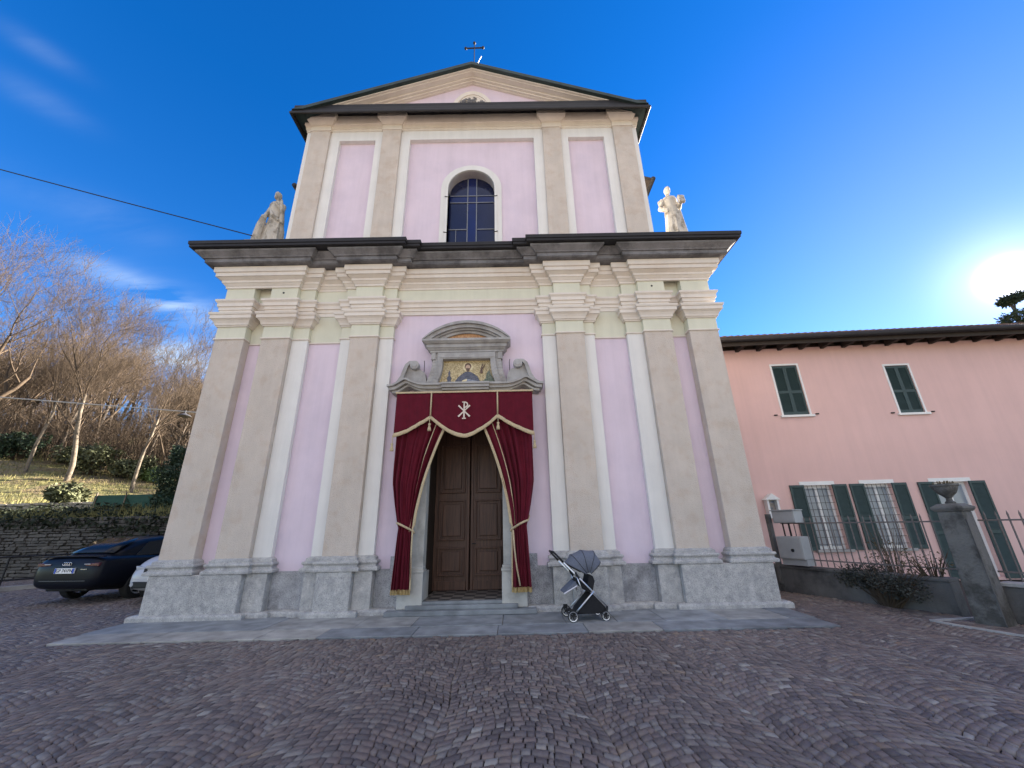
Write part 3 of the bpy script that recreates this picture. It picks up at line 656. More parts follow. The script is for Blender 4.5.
# horizontal cornice with flashing, pediment
hc = [(-0.01, 12.706), (0.40, 12.71), (0.405, 12.47), (0.44, 12.45), (0.455, 12.46), (0.46, 12.69), (0.455, 12.715), (-0.01, 12.76)]
obj('pediment_flashing', MB().sweep([(-4.66, 2.5), (-4.66, -0.03), (4.66, -0.03), (4.66, 2.5)], [(-0.01, 12.98), (0.39, 12.98), (0.40, 12.605), (0.45, 12.59), (0.46, 12.605), (0.46, 12.645), (0.44, 12.69), (0.36, 13.0), (-0.01, 13.01)]), M['metal_dark'], ch)
ZA, SL = 14.62, 0.372
def chevron(mb, d0, d1, y0, y1, zmin):
    for s in (-1, 1):
        x0 = (ZA - d0 - zmin) / SL; x1 = (ZA - d1 - zmin) / SL
        mb.prism([(0, ZA - d0), (s * x0, zmin), (s * x1, zmin), (0, ZA - d1)], y0, y1)
mb = MB()
mb.prism([(-4.2, 13.016), (4.2, 13.016), (0, ZA - 0.2)], 0.0, 0.45); obj('tympanum', mb, M['lilac'], ch)
mb = MB(); chevron(mb, 0.0, 0.115, -0.50, 2.0, 12.735); obj('pediment_roof', mb, M['verdigris'], ch)
mb = MB(); chevron(mb, 0.117, 0.15, -0.40, -0.002, 13.015); chevron(mb, 0.152, 0.175, -0.34, -0.002, 13.015); chevron(mb, 0.177, 0.22, -0.19, -0.002, 13.015); chevron(mb, 0.222, 0.262, -0.12, -0.002, 13.015); chevron(mb, 0.264, 0.285, -0.06, -0.002, 13.015)
obj('raking_cornice', mb, M['cream'], ch)
# lunette with carved foliage
n = 28
def ell(a, b, z0): return [(a * math.cos(math.pi - math.pi * i / n), z0 + b * math.sin(math.pi - math.pi * i / n)) for i in range(n + 1)]
mb = MB(); mb.strip(ell(0.66, 0.98, 13.02), ell(0.54, 0.84, 13.02), -0.05, -0.001); mb.strip(ell(0.54, 0.84, 13.02), ell(0.49, 0.78, 13.02), -0.025, -0.001); mb.prism(ell(0.54, 0.84, 13.02), -0.012, -0.001); lu = obj('lunette', mb, M['cream'], ch)
mb = MB()
rnd = random.Random(8)
for k in range(60):
    x = rnd.uniform(-0.36, 0.36); z = 13.30 + rnd.uniform(0, 1) * (0.42 * math.sqrt(max(0.05, 1 - (x / 0.45) ** 2)))
    r = rnd.uniform(0.025, 0.05); mb.lathe([(r, -0.03), (r * 0.8, -0.042), (r * 0.3, -0.03), (0.004, -0.045)], 9, (x, 0, z), axis='y')
    a = rnd.uniform(0, 6.28); mb.tube([(x, -0.02, z), (x + 0.07 * math.cos(a), -0.03, z + 0.07 * math.sin(a)), (x + 0.09 * math.cos(a + 0.8), -0.02, z + 0.09 * math.sin(a + 0.8))], 0.012, 5)
obj('carved_foliage', mb, M['cornice_stone'], lu)
# arched window
fr = MB(); ao = arch_pts(0.835, 10.32, 8.0); ai = arch_pts(0.70, 10.32, 8.0); aj = arch_pts(0.64, 10.32, 8.0)
fr.strip(ao, ai, 0.085, 0.125); fr.strip(ai, aj, 0.06, 0.40)
win = obj('arched_window', fr, M['white'], ch)
def arch_fill(mb, x0, x1, z0, y, r=0.64, zc=10.32, zt=None, n=10):
    pts = [(x0, z0), (x1, z0)]
    if zt is None:
        for i in range(n + 1):
            x = x1 + (x0 - x1) * i / n; pts.append((x, zc + math.sqrt(max(0, r * r - x * x))))
    else: pts += [(x1, zt), (x0, zt)]
    mb.prism(pts, y, y + 0.01)
mb = MB()
arch_fill(mb, -0.639, -0.125, 8.0, 0.36, zt=10.06); arch_fill(mb, 0.125, 0.639, 8.0, 0.36, zt=10.06)
arch_fill(mb, -0.639, -0.125, 10.30, 0.36); arch_fill(mb, 0.125, 0.639, 10.30, 0.36)
obj('navy_pane', mb, M['glass_navy'], win)
mb = MB(); arch_fill(mb, -0.125, 0.125, 8.0, 0.358); arch_fill(mb, -0.639, -0.126, 10.06, 0.358, zt=10.30); arch_fill(mb, 0.126, 0.639, 10.06, 0.358, zt=10.30)
obj('blue_pane', mb, M['glass_blue'], win)
mb = MB()
for x in (-0.125, 0.125): mb.box(x - 0.012, x + 0.012, 0.34, 0.357, 8.0, 10.32 + math.sqrt(0.64 ** 2 - 0.125 ** 2))
for z in (10.06, 10.30): mb.box(-0.62, 0.62, 0.338, 0.355, z - 0.012, z + 0.012)
for s in (-1, 1): mb.box(*sorted((s * 0.13, s * 0.63)), 0.34, 0.356, 9.12, 9.145)
mb.box(-0.44, -0.425, 0.34, 0.356, 8.0, 9.12)
obj('window_bar', mb, M['lead'], win)
for z in (10.0, 8.8):
    for s in (-1, 1): obj('hinge_pin', MB().tube([(s * 0.60, 0.07, z), (s * 0.72, 0.04, z)], 0.012, 6), M['iron'], win)

# ---- portal
po = obj('portal', MB().box(-1.02, -0.765, -0.16, 0.10, 0.10, 3.92).box(0.765, 1.02, -0.16, 0.10, 0.10, 3.92).box(-1.02, 1.02, -0.161, 0.10, 3.921, 4.2), M['jamb'], ch, bevel=0.008)
for s in (-1, 1):
    mb = MB()
    mb.box(*sorted((s * 0.735, s * 1.20)), -0.27, -0.003, 0.10, 0.70)
    mb.box(*sorted((s * 0.725, s * 1.21)), -0.285, -0.003, 0.70, 0.745); mb.box(*sorted((s * 0.745, s * 1.10)), -0.25, -0.003, 0.745, 0.80)
    mb.box(*sorted((s * 0.735, s * 0.764)), -0.003, 0.3, 0.10, 0.70)
    obj('jamb_pedestal', mb, M['jamb'], po, bevel=0.008)
    obj('side_slab', MB().box(*sorted((s * 1.205, s * 1.42)), -0.06, -0.036, 0.03, 0.98), M['granite_dark'], po)
mb = MB(); mb.box(-1.36, 1.36, -0.46, -0.003, 0.02, 0.095); mb.box(-1.02, 1.02, -0.33, 0.2, 0.0951, 0.165); mb.box(-0.76, 0.76, -0.26, 1.2, 0.1652, 0.215)
obj('doorstep', mb, M['slab'], po, bevel=0.01)
obj('threshold_floor', MB().box(-0.758, 0.758, -0.15, 1.15, 0.2151, 0.219), M['tile_floor'], po)
mb = MB(); mb.box(-1.1, -0.80, 0.101, 1.45, 0, 4.0); mb.box(0.80, 1.1, 0.101, 1.45, 0, 4.0); mb.box(-1.1, 1.1, 0.101, 1.45, 3.90, 4.1); mb.box(-1.1, 1.1, 1.25, 1.45, 0, 3.94)
obj('door_recess', mb, M['recess'], po)
# door leaves with framed panels
for s in (-1, 1):
    mb = MB(); x0, x1 = sorted((s * 0.012, s * 0.80)); mb.box(x0, x1, 1.0, 1.06, 0.22, 3.9)
    xi, xo = s * 0.10, s * 0.80
    lf = obj('door_leaf', mb, M['wood'], ch, bevel=0.004)
    fr_ = MB(); pn = MB()
    for z0, z1 in ((0.50, 1.07), (1.21, 2.07), (2.22, 3.35)):
        a, b = sorted((s * 0.115, s * 0.70)); t = 0.035
        fr_.box(a, b, 0.945, 0.999, z0, z0 + t); fr_.box(a, b, 0.945, 0.999, z1 - t, z1); fr_.box(a, a + t, 0.945, 0.999, z0 + t, z1 - t); fr_.box(b - t, b, 0.945, 0.999, z0 + t, z1 - t)
        pn.prism([(a + 0.09, z0 + 0.09), (b - 0.09, z0 + 0.09), (b - 0.09, z1 - 0.09), (a + 0.09, z1 - 0.09)], 0.955, 0.999)
    fr_.box(*sorted((s * 0.014, s * 0.075)), 0.97, 0.999, 0.22, 3.9)
    fr_.box(*sorted((s * 0.08, s * 0.76)), 0.975, 0.999, 0.225, 0.40)
    obj('panel_moulding', fr_, M['wood'], lf, bevel=0.008); obj('raised_panel', pn, M['wood'], lf, bevel=0.012)
obj('door_handle', MB().tube([(0.06, 0.965, 1.14), (0.06, 0.93, 1.14), (0.14, 0.93, 1.14)], 0.012, 8), M['iron'], lf)
# moulded ledge with two peaks over the side volutes
def ledge(zoff, h, us):
    return [(u, z + zoff) for u, z in us], [(u, z + zoff + h) for u, z in us]
us = [(-1.68, 4.24), (-1.56, 4.25), (-1.44, 4.32), (-1.34, 4.385), (-1.28, 4.385), (-1.18, 4.33), (-1.02, 4.27), (-0.86, 4.255), (-0.5, 4.255)]
us = us + [(-u, z) for u, z in reversed(us)]
mb = MB()
a, b = ledge(0.0, 0.05, [(u * 0.95, z) for u, z in us]); mb.strip(b, a, -0.30, -0.002)
a, b = ledge(0.05, 0.065, [(u * 0.98, z) for u, z in us]); mb.strip(b, a, -0.37, -0.002)
a, b = ledge(0.116, 0.045, us); mb.strip(b, a, -0.43, -0.002)
mb.box(-0.5, 0.5, -0.40, -0.299, 4.258, 4.30); mb.box(-0.51, 0.51, -0.445, -0.371, 4.308, 4.368); mb.box(-0.52, 0.52, -0.475, -0.431, 4.374, 4.413)
obj('portal_ledge', mb, M['stone'], po)
mb = MB(); mb.box(-1.02, -0.3, -0.24, -0.162, 4.0, 4.25).box(0.3, 1.02, -0.24, -0.162, 4.0, 4.25); obj('ledge_bracket', mb, M['stone'], po)
# aedicule
yb = -0.16
obj('aedicule_back', MB().box(-0.8, 0.8, yb + 0.06, -0.003, 4.40, 5.22), M['stone'], po)
mb = MB()
for s in (-1, 1):
    inn = [(s * (0.53 + 0.13 * (1 - t) ** 2.2), 4.42 + 0.62 * t) for t in [i / 10 for i in range(11)]]
    mid = [(s * (0.64 + 0.15 * (1 - t) ** 2.2), 4.42 + 0.80 * t) for t in [i / 10 for i in range(11)]]
    out = [(s * (0.76 + 0.17 * (1 - t) ** 2.2), 4.42 + 0.80 * t) for t in [i / 10 for i in range(11)]]
    mb.strip(inn, mid, -0.26, yb + 0.061); mb.strip(mid, out, -0.21, yb + 0.061)
    mb.box(*sorted((s * 0.70, s * 0.80)), -0.235, yb + 0.06, 5.04, 5.21)
mb.box(-0.64, 0.64, -0.262, yb + 0.061, 5.035, 5.19)
mb.box(-0.60, 0.60, -0.275, -0.262, 5.06, 5.09)
obj('aedicule_frame', mb, M['stone'], po, bevel=0.006)
cor = [(-0.01, 5.20), (0.03, 5.205), (0.03, 5.25), (0.05, 5.255), (0.08, 5.29), (0.10, 5.30), (0.10, 5.37), (0.14, 5.385), (0.18, 5.42), (0.19, 5.425), (0.19, 5.475), (-0.01, 5.48)]
mb = MB().sweep([(-0.80, -0.002), (-0.80, -0.22), (0.80, -0.22), (0.80, -0.002)], cor)
obj('aedicule_cornice', mb, M['stone'], po)
def seg(half, zb, rise, n=24):
    r = (half * half + rise * rise) / (2 * rise); zc = zb + rise - r; a0 = math.asin(half / r)
    return [(r * math.sin(-a0 + 2 * a0 * i / n), zc + r * math.cos(-a0 + 2 * a0 * i / n)) for i in range(n + 1)]
mb = MB(); o1, o2, o3, o4 = seg(0.99, 5.48, 0.44), seg(0.96, 5.48, 0.37), seg(0.83, 5.48, 0.29), seg(0.62, 5.48, 0.20)
mb.strip(o1, o2, -0.41, -0.002); mb.strip(o2, o3, -0.36, -0.002); mb.strip(o3, seg(0.76, 5.48, 0.255), -0.30, -0.002); mb.strip(seg(0.76, 5.48, 0.255), o4, -0.24, -0.002)
mb.box(-0.05, 0.05, -0.42, -0.411, 5.86, 5.91)
obj('arched_pediment', mb, M['stone'], po)
mb = MB().prism(o4, -0.19, -0.002); obj('pediment_mosaic', mb, M['mos_red'], po)
# volutes
for s in (-1, 1):
    pts = [(0.88, 4.40), (0.90, 4.62), (0.94, 4.74), (1.02, 4.80), (1.05, 4.80), (1.07, 4.88), (1.12, 4.95), (1.20, 4.985), (1.28, 4.975), (1.345, 4.90), (1.38, 4.78), (1.42, 4.64), (1.50, 4.50), (1.60, 4.42), (1.60, 4.36), (1.30, 4.39)]
    mb = MB().prism([(s * x, z) for x, z in pts], -0.22, -0.002)
    outer = [(1.17, 4.99), (1.27, 4.985), (1.355, 4.91), (1.40, 4.78), (1.44, 4.64), (1.52, 4.51), (1.63, 4.43)]
    inner = [(1.18, 4.93), (1.24, 4.925), (1.29, 4.87), (1.33, 4.74), (1.37, 4.60), (1.45, 4.46), (1.56, 4.40)]
    mb.strip([(s * x, z) for x, z in outer], [(s * x, z) for x, z in inner], -0.30, -0.21)
    mb.lathe([(0.085, -0.34), (0.10, -0.33), (0.10, -0.20), (0.09, -0.19)], 18, (s * 1.14, 0, 4.88), axis='y')
    mb.lathe([(0.05, -0.355), (0.06, -0.35), (0.06, -0.33)], 14, (s * 1.14, 0, 4.88), axis='y')
    obj('volute', mb, M['stone'], po)
    obj('iron_spike', MB().tube([(s * 0.96, -0.15, 4.74), (s * 0.955, -0.17, 4.95), (s * 0.965, -0.17, 5.04)], 0.008, 5), M['iron'], po)
# mosaic panel (flat inlay in layers)
mo = obj('mosaic_panel', MB().prism([(-0.66, 4.42), (0.66, 4.42), (0.54, 5.036), (-0.54, 5.036)], -0.125, -0.10), M['mos_gold'], po)
def disc(x, z, r, sx=1.0, n=18): return [(x + r * sx * math.cos(2 * math.pi * i / n), z + r * math.sin(2 * math.pi * i / n)) for i in range(n)]
yy = -0.127
def inlay(name, poly, m):
    global yy
    obj(name, MB().prism(poly, yy, yy + 0.002), M[m], mo); yy -= 0.002
fx = 0.02
inlay('halo', disc(fx, 4.885, 0.115), 'mos_halo')
inlay('robe', [(fx - 0.36, 4.425), (fx - 0.30, 4.52), (fx - 0.22, 4.64), (fx - 0.10, 4.74), (fx - 0.05, 4.77), (fx + 0.05, 4.77), (fx + 0.12, 4.73), (fx + 0.22, 4.65), (fx + 0.28, 4.52), (fx + 0.30, 4.425)], 'mos_dark')
inlay('sleeve', [(fx - 0.19, 4.425), (fx - 0.16, 4.53), (fx - 0.05, 4.60), (fx + 0.10, 4.57), (fx + 0.20, 4.55), (fx + 0.22, 4.425)], 'mos_grey')
inlay('mantle', [(fx - 0.02, 4.60), (fx - 0.12, 4.56), (fx - 0.16, 4.50), (fx - 0.02, 4.55)], 'mos_halo')
inlay('hair', disc(fx, 4.90, 0.082, 0.9), 'mos_hair')
inlay('face', disc(fx, 4.87, 0.064, 0.85), 'mos_skin')
inlay('beard', [(fx - 0.05, 4.85), (fx + 0.05, 4.85), (fx + 0.035, 4.79), (fx, 4.76), (fx - 0.035, 4.79)], 'mos_hair')
inlay('tree', [(-0.46, 4.425), (-0.47, 4.50), (-0.43, 4.56), (-0.45, 4.62), (-0.41, 4.68), (-0.42, 4.74), (-0.395, 4.82), (-0.37, 4.74), (-0.38, 4.68), (-0.34, 4.62), (-0.36, 4.56), (-0.32, 4.50), (-0.33, 4.425)], 'mos_dark')
inlay('shrub', [(0.36, 4.425), (0.34, 4.52), (0.42, 4.60), (0.44, 4.72), (0.50, 4.80), (0.54, 4.68), (0.60, 4.56), (0.63, 4.425)], 'mos_green')
inlay('palm_leaf', [(0.29, 4.72), (0.31, 4.84), (0.34, 4.95), (0.36, 4.95), (0.34, 4.85), (0.40, 4.93), (0.41, 4.92), (0.34, 4.80), (0.36, 4.72)], 'mos_hair')
inlay('ground', [(-0.655, 4.425), (-0.62, 4.54), (-0.53, 4.52), (-0.48, 4.425)], 'mos_red')

# small vents in the frieze and lightning-rod holes
for s in (-1, 1): obj('vent_hole', MB().lathe([(0.025, P_ - 0.004), (0.025, P_)], 10, (s * 4.42, 0, 6.86), axis='y'), M['black_letters'], ch)

# ------------------------------------------------------------------ drapery (hangs from the portal)
def loc2(u, y, z): return (u, y, z)
va = thing('door_valance', 'burgundy velvet valance with gold braid and chi-rho above the church door', 'valance', (XA, YW, 0))
YV = -0.50
def vlow(u):
    a = abs(u)
    if a > 0.69:
        t = (1.42 - a) / 0.73; return 3.27 + 0.37 * (t ** 1.35)
    t = a / 0.69; return 3.235 + 0.405 * (t ** 1.6)
nu = 112
us_ = [-1.42 + 2.84 * i / nu for i in range(nu + 1)]
def vy(u, z): return YV + 0.018 * math.sin(u * 15) * max(0, (4.15 - z)) + 0.008 * math.sin(u * 37 + z * 2)
def sheet(mb, f, nu_, nv):     # f(i,j)->point
    vs = [f(i / nu_, j / nv) for j in range(nv + 1) for i in range(nu_ + 1)]
    fs = [(j * (nu_ + 1) + i, j * (nu_ + 1) + i + 1, (j + 1) * (nu_ + 1) + i + 1, (j + 1) * (nu_ + 1) + i) for j in range(nv) for i in range(nu_)]
    mb.add(vs, fs)
def solid(o, t):
    m = o.modifiers.new('thick', 'SOLIDIFY'); m.thickness = t; m.offset = 0; return o
mb = MB()
def fv(s, t):
    u = -1.42 + 2.84 * s; zl = vlow(u); z = 4.15 + (zl - 4.15) * t; return (u, vy(u, z), z)
sheet(mb, fv, 112, 12); clo = solid(obj('valance_cloth', mb, M['velvet'], va, smooth=True), 0.012)
mb = MB()
def ft(s, t):
    u = -1.425 + 2.85 * s; zl = vlow(max(-1.42, min(1.42, u))); z = zl + 0.035 - 0.085 * t; return (u, vy(u, zl) - 0.012 - 0.004 * t, z)
sheet(mb, ft, 112, 2); solid(obj('braid', mb, M['gold'], va, smooth=True), 0.006)
for s in (-1, 1): obj('vertical_cord', MB().tube([(s * 0.69, YV - 0.018, 4.15), (s * 0.692, YV - 0.02, 3.66)], 0.016, 8), M['gold'], va, smooth=True)
obj('top_rail', MB().box(-1.44, 1.44, YV - 0.03, YV + 0.3, 4.15, 4.185), M['gold'], va)
for x, zt, h_ in ((-0.70, 3.60, 0.2), (0.70, 3.60, 0.2), (-1.43, 3.27, 0.33), (1.43, 3.27, 0.33)):
    mb = MB().tube([(x, YV - 0.03, zt), (x, YV - 0.03, zt - h_ * 0.5)], 0.008, 6)
    mb.lathe([(0.008, 0), (0.028, -0.015), (0.026, -0.04), (0.018, -0.05), (0.036, -0.12), (0.04, -0.16), (0.01, -0.165)], 12, (x, YV - 0.03, zt - h_ * 0.5))
    obj('tassel', mb, M['gold'], va, smooth=True)
# chi-rho emblem
em = MB(); ye0, ye1 = YV - 0.028, YV - 0.018
def bar(x0, z0, x1, z1, w0, w1):
    d = Vector((x1 - x0, z1 - z0)).normalized(); nn = Vector((-d.y, d.x))
    em.prism([(x0 + nn.x * w0, z0 + nn.y * w0), (x1 + nn.x * w1, z1 + nn.y * w1), (x1 - nn.x * w1, z1 - nn.y * w1), (x0 - nn.x * w0, z0 - nn.y * w0)], ye0, ye1)
zc = 3.745
bar(-0.135, zc - 0.13, 0.0, zc, 0.020, 0.012); bar(0.0, zc, 0.135, zc + 0.13, 0.012, 0.018); ye0 -= 0.002
bar(-0.135, zc + 0.13, 0.0, zc, 0.018, 0.012); bar(0.0, zc, 0.135, zc - 0.13, 0.012, 0.020); ye0 -= 0.002
bar(0.0, zc - 0.165, 0.0, zc + 0.20, 0.017, 0.015); bar(-0.045, zc - 0.172, 0.045, zc - 0.172, 0.012, 0.012); bar(-0.05, zc + 0.208, 0.03, zc + 0.208, 0.010, 0.010)
aro = [(0.01 + 0.085 * math.cos(t), zc + 0.145 + 0.072 * math.sin(t)) for t in [math.pi / 2 - math.pi * i / 14 for i in range(15)]]
ari = [(0.01 + 0.055 * math.cos(t), zc + 0.145 + 0.046 * math.sin(t)) for t in [math.pi / 2 - math.pi * i / 14 for i in range(15)]]
em.strip(aro, ari, ye0 - 0.002, ye1)
em.v = [(x * 0.88, y, zc + (z - zc) * 0.92) for x, y, z in em.v]
obj('chi_rho_emblem', em, M['emblem'], va)
mb = MB()
for k in range(5): mb.box(-0.18 + 0.085 * k, -0.14 + 0.085 * k, YV - 0.029, YV - 0.02, vlow(0) - 0.02, vlow(0) + 0.012)

# curtains
def curtain(s, label):
    cu = thing('door_curtain', label, 'curtain', (XA + s * 1.2, YW, 0))
    zt, zk, zb = 4.0, 1.50, 0.42
    def edges(z):
        if z > zk:
            t = (z - zk) / (zt - zk)
            inner = 0.93 - 0.80 * (t ** 1.15) + 0.10 * math.sin(math.pi * t) * 0.9
            outer = 1.225 + 0.165 * min(1, t * 3.0) ** 0.8
        else:
            t = (zk - z) / (zk - zb); inner = 0.945 - 0.02 * t + 0.0; outer = 1.225 + 0.055 * t
        return outer, inner
    def P(q, z, dy=0.0):
        o, i = edges(z); u = o + (i - o) * q
        wdt = o - i; amp = (0.035 + 0.02 * wdt) * (1 - 0.55 * max(0.0, min(1.0, (z - 2.9) / 0.6)))
        if abs(z - zk) < 0.35: amp *= 0.55 + 0.45 * abs(z - zk) / 0.35
        qq = q + 0.035 * math.sin(q * 9 + s) + 0.018 * math.sin(q * 23 + z * 0.7) + 0.02 * math.sin(z * 1.1 + s * 2) * (1 - q)
        y = -0.385 + amp * (0.75 + 0.45 * math.sin(q * 7.3 + z * 0.9 + s)) * math.sin(2 * math.pi * (5.6 * qq + 0.12 * math.sin(z * 1.3 + q * 4))) + 0.30 * amp * math.sin(2 * math.pi * 12.3 * qq + z * 1.7) + 0.02 * math.sin(z * 2.2 + q * 3) + 0.006 * math.sin(z * 9 + q * 21)
        return (s * u - s * 1.2, y + dy, z)
    mb = MB(); sheet(mb, lambda a, b: P(a, zt + (zb - zt) * b), 90, 70)
    c = solid(obj('curtain_cloth', mb, M['velvet'], cu, smooth=True), 0.01)
    mb = MB()
    def fe(a, b):
        z = zt + (zb - zt) * b; x, y, _ = P(0.985, z); w_ = 0.055 if z > zk else 0.028
        return (x - s * w_ * (a - 0.3), y - 0.022, z)
    sheet(mb, fe, 2, 70); solid(obj('edge_braid', mb, M['gold'], cu, smooth=True), 0.012)
    mb = MB()
    def fl(a, b):
        z = zt + (zb - zt) * 0.72 * b; x, y, _ = P(0.80 - 0.02 * b, z); return (x - s * 0.018 * (a - 0.5), y - 0.016, z)
    sheet(mb, fl, 1, 60); solid(obj('inner_braid', mb, M['gold'], cu, smooth=True), 0.006)
    mb = MB()
    for k in range(60):
        q = k / 59; x, y, z = P(q, zb + 0.02); mb.tube([(x, y, z), (x + 0.003 * math.sin(k * 7), y, z - 0.085)], 0.0085, 4)
    obj('bottom_fringe', mb, M['gold_fringe'], cu)
    pts = []
    for k in range(15):
        t = k / 14; u = 1.25 - 0.33 * t; pts.append((s * (u - 1.2), -0.40 - 0.085 * math.sin(math.pi * min(1, t * 1.15)) - 0.015, 1.585 - 0.16 * t ** 1.3))
    mb = MB().tube(pts, 0.02, 8); mb.tube([pts[-1], (pts[-1][0], pts[-1][1] + 0.05, 1.4), (s * (1.0 - 1.2), -0.30, 1.45)], 0.018, 8)
    mb.tube([(s * 0.05, -0.40, 1.58), (s * 0.09, -0.15, 1.66), (s * 0.09, 0.0, 1.68)], 0.014, 6)
    obj('tieback_cord', mb, M['gold'], cu, smooth=True)
    return cu
curtain(-1, 'burgundy velvet curtain tied back to the left of the dark door')
cr_ = curtain(1, 'burgundy velvet curtain tied back on the pushchair side of the dark door')
obj('hanging_cord', MB().tube([(-0.24, -0.48, 1.42), (-0.22, -0.47, 1.1), (-0.19, -0.45, 0.8), (-0.13, -0.45, 0.47)], 0.016, 7), M['gold'], cr_, smooth=True)

# ------------------------------------------------------------------ roof cross
xc = thing('roof_cross', 'small dark iron cross with lobed ends on the pediment peak', 'cross', (XA + 0.06, 8.1, 14.58))
obj('upright', MB().tube([(0, 0, 0), (0, 0, 1.22)], 0.014, 8).ball((0, 0, 1.25), 0.045, 8), M['iron'], xc)
mb = MB().tube([(-0.26, 0, 1.0), (0.26, 0, 1.02)], 0.022, 8); mb.ball((-0.27, 0, 1.0), 0.045, 8).ball((0.27, 0, 1.02), 0.045, 8); obj('arm', mb, M['iron'], xc)
mb = MB().tube([(0.09, 0, 0.0), (0.09, 0, 0.28)], 0.035, 8).tube([(0.10, 0, 0.28), (0.22, 0, 0.62)], 0.012, 6); obj('rod', mb, M['wire'], xc)

# ------------------------------------------------------------------ statues
def statue(loc, label, kind):
    t = thing('saint_statue', label, 'statue', loc, 0, None)
    b = MB(); n = 26
    prof = [(0.0, 0.40), (0.25, 0.37), (0.55, 0.335), (0.85, 0.30), (1.0, 0.285), (1.15, 0.265), (1.3, 0.28), (1.42, 0.285), (1.5, 0.25), (1.55, 0.14), (1.6, 0.085), (1.68, 0.075)]
    vs = []
    lean = -0.06 if kind == 'L' else 0.02
    for z, r in prof:
        for k in range(n):
            a = 2 * math.pi * k / n; f = 1 + (0.13 * math.sin(a * 7 + z * 1.4) + 0.07 * math.sin(a * 13 - z * 3)) * max(0.1, 1.2 - z) - 0.07 * math.sin(a * 3 + z * 9)
            vs.append((r * f * math.cos(a) + lean * z + 0.05 * math.sin(z * 2.1), 0.72 * r * f * math.sin(a), z))
    fs = [(i * n + k, i * n + (k + 1) % n, (i + 1) * n + (k + 1) % n, (i + 1) * n + k) for i in range(len(prof) - 1) for k in range(n)] + [tuple(range(n))[::-1], tuple(range((len(prof) - 1) * n, len(prof) * n))]
    b.add(vs, fs)
    hx = lean * 1.78 + (-0.05 if kind == 'L' else 0.0)
    b.ball((hx, -0.02, 1.80), 0.115, 12, (0.88, 1.0, 1.2)); b.ball((hx, -0.13, 1.79), 0.03, 6); b.ball((hx, -0.09, 1.71), 0.07, 8, (0.8, 0.9, 1.2)); b.ball((hx, 0.03, 1.84), 0.118, 10)
    if kind == 'L':
        b.tube([(-0.27, 0, 1.42), (-0.36, -0.08, 1.12), (-0.30, -0.24, 0.92)], [0.10, 0.085, 0.06], 10)
        b.tube([(0.17, 0, 1.42), (0.27, -0.10, 1.16), (0.10, -0.27, 1.30)], [0.10, 0.085, 0.055], 10); b.ball((0.08, -0.28, 1.32), 0.06, 8)
        b.tube([(-0.30, -0.25, 0.92), (-0.42, -0.22, 0.6), (-0.52, -0.15, 0.1)], [0.09, 0.13, 0.17], 9)
        b.tube([(0.20, -0.2, 1.5), (0.30, -0.16, 1.1), (0.32, -0.12, 0.75)], [0.05, 0.07, 0.08], 8)
        b.tube([(-0.2, -0.16, 1.2), (0.0, -0.26, 0.95), (0.24, -0.2, 0.8)], [0.05, 0.06, 0.05], 8)
    else:
        b.tube([(-0.24, 0, 1.42), (-0.42, -0.02, 1.14), (-0.24, -0.17, 0.98)], [0.10, 0.085, 0.06], 10); b.ball((-0.23, -0.18, 0.98), 0.06, 8)
        b.tube([(-0.26, 0.0, 1.45), (-0.40, 0.02, 1.40), (-0.34, 0.0, 1.25)], [0.07, 0.06, 0.08], 8)
        b.tube([(0.25, 0, 1.42), (0.38, -0.06, 1.14), (0.32, -0.26, 1.16)], [0.10, 0.085, 0.06], 10)
        b.obox((0.36, -0.28, 1.28), (1, 0.2, 0.1), (0, 1, 0), (0, 0.2, 1), 0.14, 0.06, 0.13)
        b.tube([(0.30, -0.1, 1.0), (0.34, -0.1, 0.5), (0.42, -0.08, 0.0)], [0.07, 0.10, 0.12], 9)
    o = obj('figure', b, M['statue'], t, smooth=True)
    o.scale = (0.67, 0.85, 1.0)
    r = o.modifiers.new('carve', 'REMESH'); r.mode = 'VOXEL'; r.voxel_size = 0.016; r.use_smooth_shade = True
    sm = o.modifiers.new('soft', 'SMOOTH'); sm.factor = 0.4; sm.iterations = 1
    obj('pedestal', MB().box(-0.42, 0.42, -0.36, 0.36, -0.50, -0.06).box(-0.46, 0.46, -0.40, 0.40, -0.06, 0.0), M['stone'], t, bevel=0.01)
statue((-6.36, 8.75, 8.62), 'weathered stone saint holding a sheaf, at the cornice end by the black cable', 'L')
statue((4.56, 8.75, 8.56), 'sunlit pale stone saint with bent elbow, at the cornice end above the pink house', 'R')
bpy.data.objects['saint_statue']['group'] = 'stone saints on the cornice'; bpy.data.objects['saint_statue.001']['group'] = 'stone saints on the cornice'

# ------------------------------------------------------------------ pink house
ho = thing('house', 'two-storey salmon pink house with dark green shutters beside the church', 'house', (8.0, 10.9, 0), math.atan(-0.058))
HX0, HX1, HT = -2.6, 19.0, 6.36
opens = [(-0.20, 0.52, 0.75, 2.34), (1.34, 2.04, 0.75, 2.34), (3.10, 3.97, 0.06, 2.34), (-0.22, 0.50, 4.28, 5.80), (2.95, 3.60, 4.23, 5.66)]
def wall_with_holes(mb, x0, x1, z0, z1, holes, y0, y1):
    xs = sorted({x0, x1} | {h[0] for h in holes} | {h[1] for h in holes})
    for a, b in zip(xs[:-1], xs[1:]):
        hs_ = sorted([h for h in holes if h[0] <= a and h[1] >= b], key=lambda h: h[2]); z = z0
        for h in hs_:
            if h[2] > z: mb.box(a, b, y0, y1, z, h[2])
            z = h[3]
        if z < z1: mb.box(a, b, y0, y1, z, z1)
mb = MB(); wall_with_holes(mb, HX0, HX1, 0, HT, opens, 0, 0.35)
